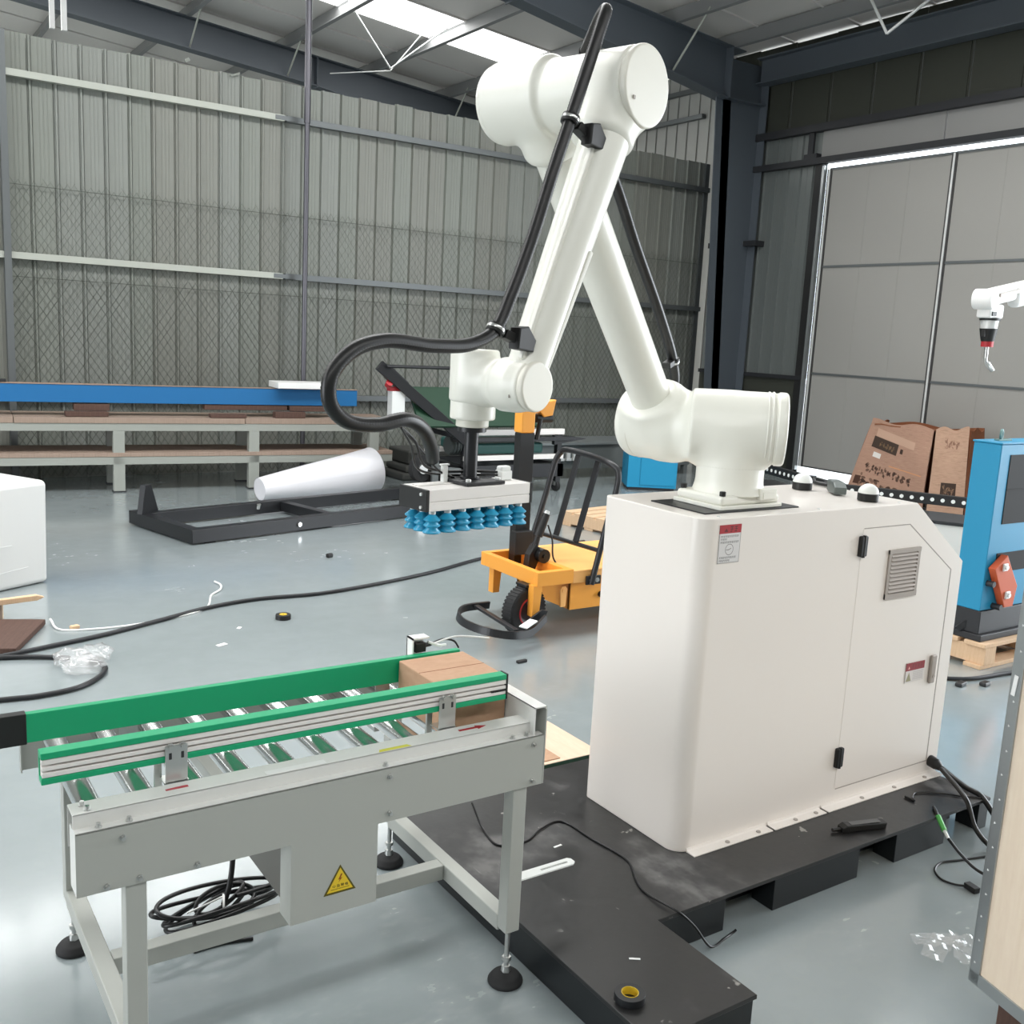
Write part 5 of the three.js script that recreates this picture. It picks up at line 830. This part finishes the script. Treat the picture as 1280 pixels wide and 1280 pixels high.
  mesh('top_flap', sheet([[9.6, 0.82, -7.08], [9.6, 0.84, -6.36], [9.95, 0.8, -6.3], [9.95, 0.8, -7.1]], 0.03, 0.8), MAT.cardDark, t);
}
{ // blue machine column on a pallet at the right
  const t = thing('wooden_pallet', 'pale wooden pallet under the blue machine at the right', 'pallet', [4.9, 0, -2.79]);
  for (let i = 0; i < 4; i++) mesh('board', span(0, 1.1, 0.118, 0.14, -0.12 - i * 0.155, -i * 0.155, 0.003), MAT.pine, t);
  for (const x of [0.02, 0.5, 0.98]) mesh('stringer', span(x, x + 0.1, 0.022, 0.118, -0.58, -0.005, 0.003), MAT.pine, t);
  for (const z of [-0.11, -0.58]) mesh('board', span(0, 1.1, 0.0, 0.022, z, z + 0.1, 0.003), MAT.pine, t);
  const b = thing('machine_column', 'bright blue steel machine column with openings painted dark standing on the pallet', 'machine', [4.925, 0.141, -2.86]);
  mesh('column_housing', [span(0, 0.62, 0.16, 1.04, -0.155, 0, 0.006), span(-0.004, 0.624, 1.04, 1.05, -0.16, 0.005, 0.003)], MAT.blueMachine, b);
  mesh('plinth', [span(-0.01, 0.66, 0.0, 0.035, -0.2, 0.03, 0.004), span(0.0, 0.64, 0.035, 0.16, -0.17, 0.008, 0.004)], MAT.dark, b);
  mesh('plinth_brace', bar(V(-0.02, 0.04, -0.1), V(0.05, 0.14, -0.02), 0.02, 0.03), MAT.dark, b);
  mesh('dark_window', [span(0.09, 0.55, 0.62, 0.985, -0.01, 0.004, 0.002), span(0.09, 0.55, 0.8, 0.806, 0.003, 0.007)], MAT.rubber, b);  // flat black sheets stand for the shade inside window and slot
  mesh('dark_slot', span(0.085, 0.6, 0.36, 0.465, -0.02, 0.004, 0.002), MAT.rubber, b);
  const c = mesh('clamp_plate', prism([[-0.085, 0.06], [0.02, 0.125], [0.15, -0.05], [0.13, -0.16], [0.05, -0.16]], 0.04, 0.004).translate(0.1, 0.335, 0.005), MAT.machineOrange, b);
  for (const [x, y] of [[0.1, 0.4], [0.155, 0.245]]) mesh('clamp_nut', [box(x, y, 0.05, 0.04, 0.04, 0.012, 0.004), rod(V(x, y, 0.05), V(x, y, 0.064), 0.012, 0.012, 12)], MAT.galvWhite, c);
  mesh('clamp_pin', [rod(V(0.035, 0.31, 0.0), V(0.035, 0.31, 0.04), 0.016, 0.016, 12), rod(V(0.11, 0.18, 0.0), V(0.11, 0.18, 0.05), 0.016, 0.016, 12)], MAT.dark, c);
  mesh('lifting_ring', [lathe([[0.02, -0.006], [0.032, -0.006], [0.032, 0.006], [0.02, 0.006], [0.02, -0.006]], 0.002, V(0.12, 1.08, -0.08), V(0.4, 0, 1), 20), box(0.14, 1.054, -0.08, 0.12, 0.01, 0.03, 0.002)], S(0x5f7f7d, 0.5, 0.4), b);
}
{ // small welding robot reaching in from the right
  const t = thing('welding_robot', 'white welding robot arm with torch reaching in from the right edge', 'robot arm');
  const J = V(6.765, 2.024, -4.2), el = V(8.05, 2.28, -4.25), X = V(0.2, 0, 1).normalize();
  mesh('forearm', [bar(J.clone().add(V(0.02, 0.01, 0)), el, 0.09, 0.12, 0.03), bar(V(7.1, 2.06, -4.2), V(8.0, 2.22, -4.25), 0.1, 0.16, 0.04)], MAT.white, t);
  mesh('forearm_inset', bar(V(6.86, 2.055, -4.145), V(7.14, 2.11, -4.15), 0.01, 0.025), MAT.vent, t);
  mesh('wrist_housing', [lathe([[0, -0.07], [0.072, -0.07], [0.072, 0.07], [0, 0.07]], 0.012, J, X, 32), box(6.85, 1.945, -4.2, 0.17, 0.1, 0.11, 0.015)], MAT.white, t);
  mesh('wrist_mark', [box(6.81, 1.925, -4.142, 0.05, 0.03, 0.008, 0.001), rod(V(6.86, 1.88, -4.2), V(6.86, 1.895, -4.2), 0.07, 0.07, 24)], MAT.black, t);
  mesh('torch_mount', rod(V(6.86, 1.82, -4.2), V(6.86, 1.88, -4.2), 0.055, 0.06, 24), MAT.galvWhite, t);
  const tb = mesh('torch_body', [rod(V(6.865, 1.735, -4.2), V(6.86, 1.825, -4.2), 0.045, 0.062, 20), box(6.805, 1.79, -4.2, 0.03, 0.05, 0.03, 0.004)], MAT.black, t);
  mesh('torch_collar', rod(V(6.866, 1.695, -4.2), V(6.865, 1.738, -4.2), 0.042, 0.042, 20), MAT.red, tb);
  mesh('torch_neck', [tube([[6.866, 1.7, -4.2], [6.868, 1.64, -4.2], [6.872, 1.6, -4.2], [6.895, 1.56, -4.19], [6.93, 1.535, -4.18]], 0.014, 12, 30), rod(V(6.885, 1.585, -4.195), V(6.94, 1.53, -4.18), 0.019, 0.017, 14)], MAT.zinc, tb);
  mesh('elbow_housing', lathe([[0, -0.13], [0.13, -0.13], [0.13, 0.13], [0, 0.13]], 0.02, el, X, 32), MAT.white, t);
  mesh('upper_arm', bar(V(8.1, 2.25, -4.38), V(8.3, 1.3, -4.4), 0.14, 0.18, 0.04), MAT.white, t);
  mesh('base_housing', [lathe([[0, 0.0], [0.17, 0.0], [0.17, 0.28], [0.12, 0.5], [0, 0.5]], 0.03, V(8.3, 0.82, -4.4), V(0, 1, 0), 32)], MAT.white, t);
  mesh('pedestal', [span(8.13, 8.47, 0.02, 0.82, -4.57, -4.23, 0.01), span(8.0, 8.6, 0.0, 0.03, -4.7, -4.1, 0.004)], MAT.grey, t);
}
// ───────── loose things on the floor ─────────
tag(mesh('floor_cable', tube([[0.2, 0.012, -4.93], [0.557, 0.012, -5.01], [0.772, 0.012, -5.075], [1.046, 0.012, -5.165], [1.358, 0.012, -5.31], [1.68, 0.012, -5.46], [1.963, 0.012, -5.52], [2.344, 0.012, -5.5], [2.757, 0.012, -5.58], [3.244, 0.012, -5.73], [3.769, 0.012, -5.96], [4.2, 0.012, -6.08], [4.9, 0.012, -6.2]], 0.0115, 8, 160), MAT.blackPaint), 'long black cable curving across the floor from the left edge to the cart', 'cable');
tag(mesh('floor_cable', [tube([[0.3, 0.012, -5.02], [0.554, 0.012, -4.99], [0.682, 0.012, -4.945], [0.834, 0.012, -4.86]], 0.0115, 8), tube([[0.2, 0.012, -4.43], [0.486, 0.012, -4.42], [0.634, 0.012, -4.405], [0.798, 0.012, -4.445], [0.916, 0.012, -4.57], [0.948, 0.012, -4.67], [0.93, 0.02, -4.735], [0.9, 0.012, -4.77]], 0.0115, 8)], MAT.blackPaint), 'shorter black cable lying in a loop at the left edge of the floor', 'cable');
tag(mesh('floor_cable', tube([[4.4, 0.011, -2.9], [4.571, 0.011, -2.785], [4.69, 0.011, -2.725], [4.979, 0.011, -2.685], [5.3, 0.011, -2.6], [5.7, 0.011, -2.5]], 0.0105, 8), MAT.dark), 'dark cable lying on the floor before the pallet of the blue machine', 'cable');
tag(mesh('plastic_bag', [[0.86, -4.66, 0.2], [0.93, -4.8, 1.2], [0.83, -4.78, 2.2]].map(([x, z, a], i) => { const g = new THREE.SphereGeometry(0.075, 18, 12), p = g.attributes.position; for (let k = 0; k < p.count; k++) { const q = V(p.getX(k), p.getY(k), p.getZ(k)), f = 1 + 0.25 * Math.sin(q.x * 70 + i) * Math.sin(q.z * 85 + q.y * 60); p.setXYZ(k, q.x * f * 1.2, Math.max(-0.03, q.y * 0.55 * f) + 0.034, q.z * f); } g.rotateY(a); g.computeVertexNormals(); return g.translate(x, 0, z); }), MAT.clear), 'crumpled clear plastic bag lying on the black cable loop', 'bag');
tag(mesh('plastic_strip', tube([[0.855, 0.02, -5.52], [0.875, 0.005, -5.36], [1.05, 0.005, -5.3], [1.277, 0.005, -5.31], [1.634, 0.005, -5.45], [1.772, 0.005, -5.74], [1.842, 0.012, -5.81], [1.88, 0.012, -5.93], [1.87, 0.012, -6.01]], 0.006, 6, 90), MAT.white), 'thin bent white plastic strip lying beside the long floor cable', 'strip');
{ const t = thing('wooden_plank', 'short reddish brown plank lying on the floor at the left edge', 'plank', [0.62, 0, -5.34], -0.42); mesh('plank', span(-0.14, 0.13, 0.004, 0.032, -0.22, 0.27, 0.004), MAT.timber, t); mesh('batten', span(-0.14, -0.02, 0.032, 0.052, 0.1, 0.18, 0.003), MAT.pine, t); }
{ const t = thing('wood_scrap', 'broken pale board on edge under the pine batten at the left edge', 'scrap wood', [0.45, 0, -5.74], 0.1); mesh('block', span(-0.15, 0.2, 0.0, 0.098, -0.08, 0.08, 0.004), MAT.plyPale, t); mesh('face_board', span(-0.15, 0.19, 0.0, 0.094, 0.081, 0.092, 0.002), MAT.board, t); }
{ const t = thing('pine_batten', 'pale pine batten sticking out over the scrap wood at the left edge', 'batten', [0.6, 0.114, -5.62], 0.16); mesh('batten', prism([[-0.25, -0.0145], [0.21, -0.0145], [0.245, 0.0], [0.21, 0.014], [-0.25, 0.014]], 0.035, 0.003), MAT.pine, t); }
{ const t = thing('tape_roll', 'tiny black and yellow tape roll alone on the open floor at left', 'tape', [1.972, 0, -5.115]); mesh('tape', lathe([[0.02, 0], [0.042, 0], [0.042, 0.026], [0.02, 0.026], [0.02, 0]], 0.002, V(0, 0, 0), V(0, 1, 0), 24), MAT.black, t); mesh('core', lathe([[0.004, 0.001], [0.021, 0.001], [0.021, 0.0275], [0.004, 0.0275]], 0.001, V(0, 0, 0), V(0, 1, 0), 20), MAT.tapeYellow, t); }
for (const [x, z, w, h, d, a, m, label] of [[2.76, -3.93, 0.06, 0.014, 0.02, 0.1, 'black', 'small black plastic clip on the floor behind the carton'], [2.81, -6.42, 0.05, 0.03, 0.03, 0.3, 'black', 'small black scrap on the floor under the gripper'], [4.57, -2.7, 0.07, 0.02, 0.035, 0.2, 'black', 'left one of two black clips on the floor by the pallet'], [4.69, -2.645, 0.06, 0.02, 0.035, 0.1, 'black', 'right one of two black clips on the floor by the pallet'], [1.53, -4.8, 0.055, 0.003, 0.028, 0.4, 'white', 'small white paper scrap on the floor behind the green rail'], [1.7, -5.04, 0.03, 0.004, 0.02, 0.9, 'white', 'tiny white chip on the floor beside the long cable'], [0.945, -5.36, 0.045, 0.02, 0.03, 0.3, 'pine', 'small wood chip at the end of the white plastic strip']])
  tag(mesh('floor_scrap', box(0, 0, 0, w, h, d, Math.min(h, d) * 0.3).applyMatrix4(M4().makeRotationY(a)).translate(x, h / 2 + 0.0005, z), MAT[m]), label, 'scrap');
renderer.render(scene, camera);
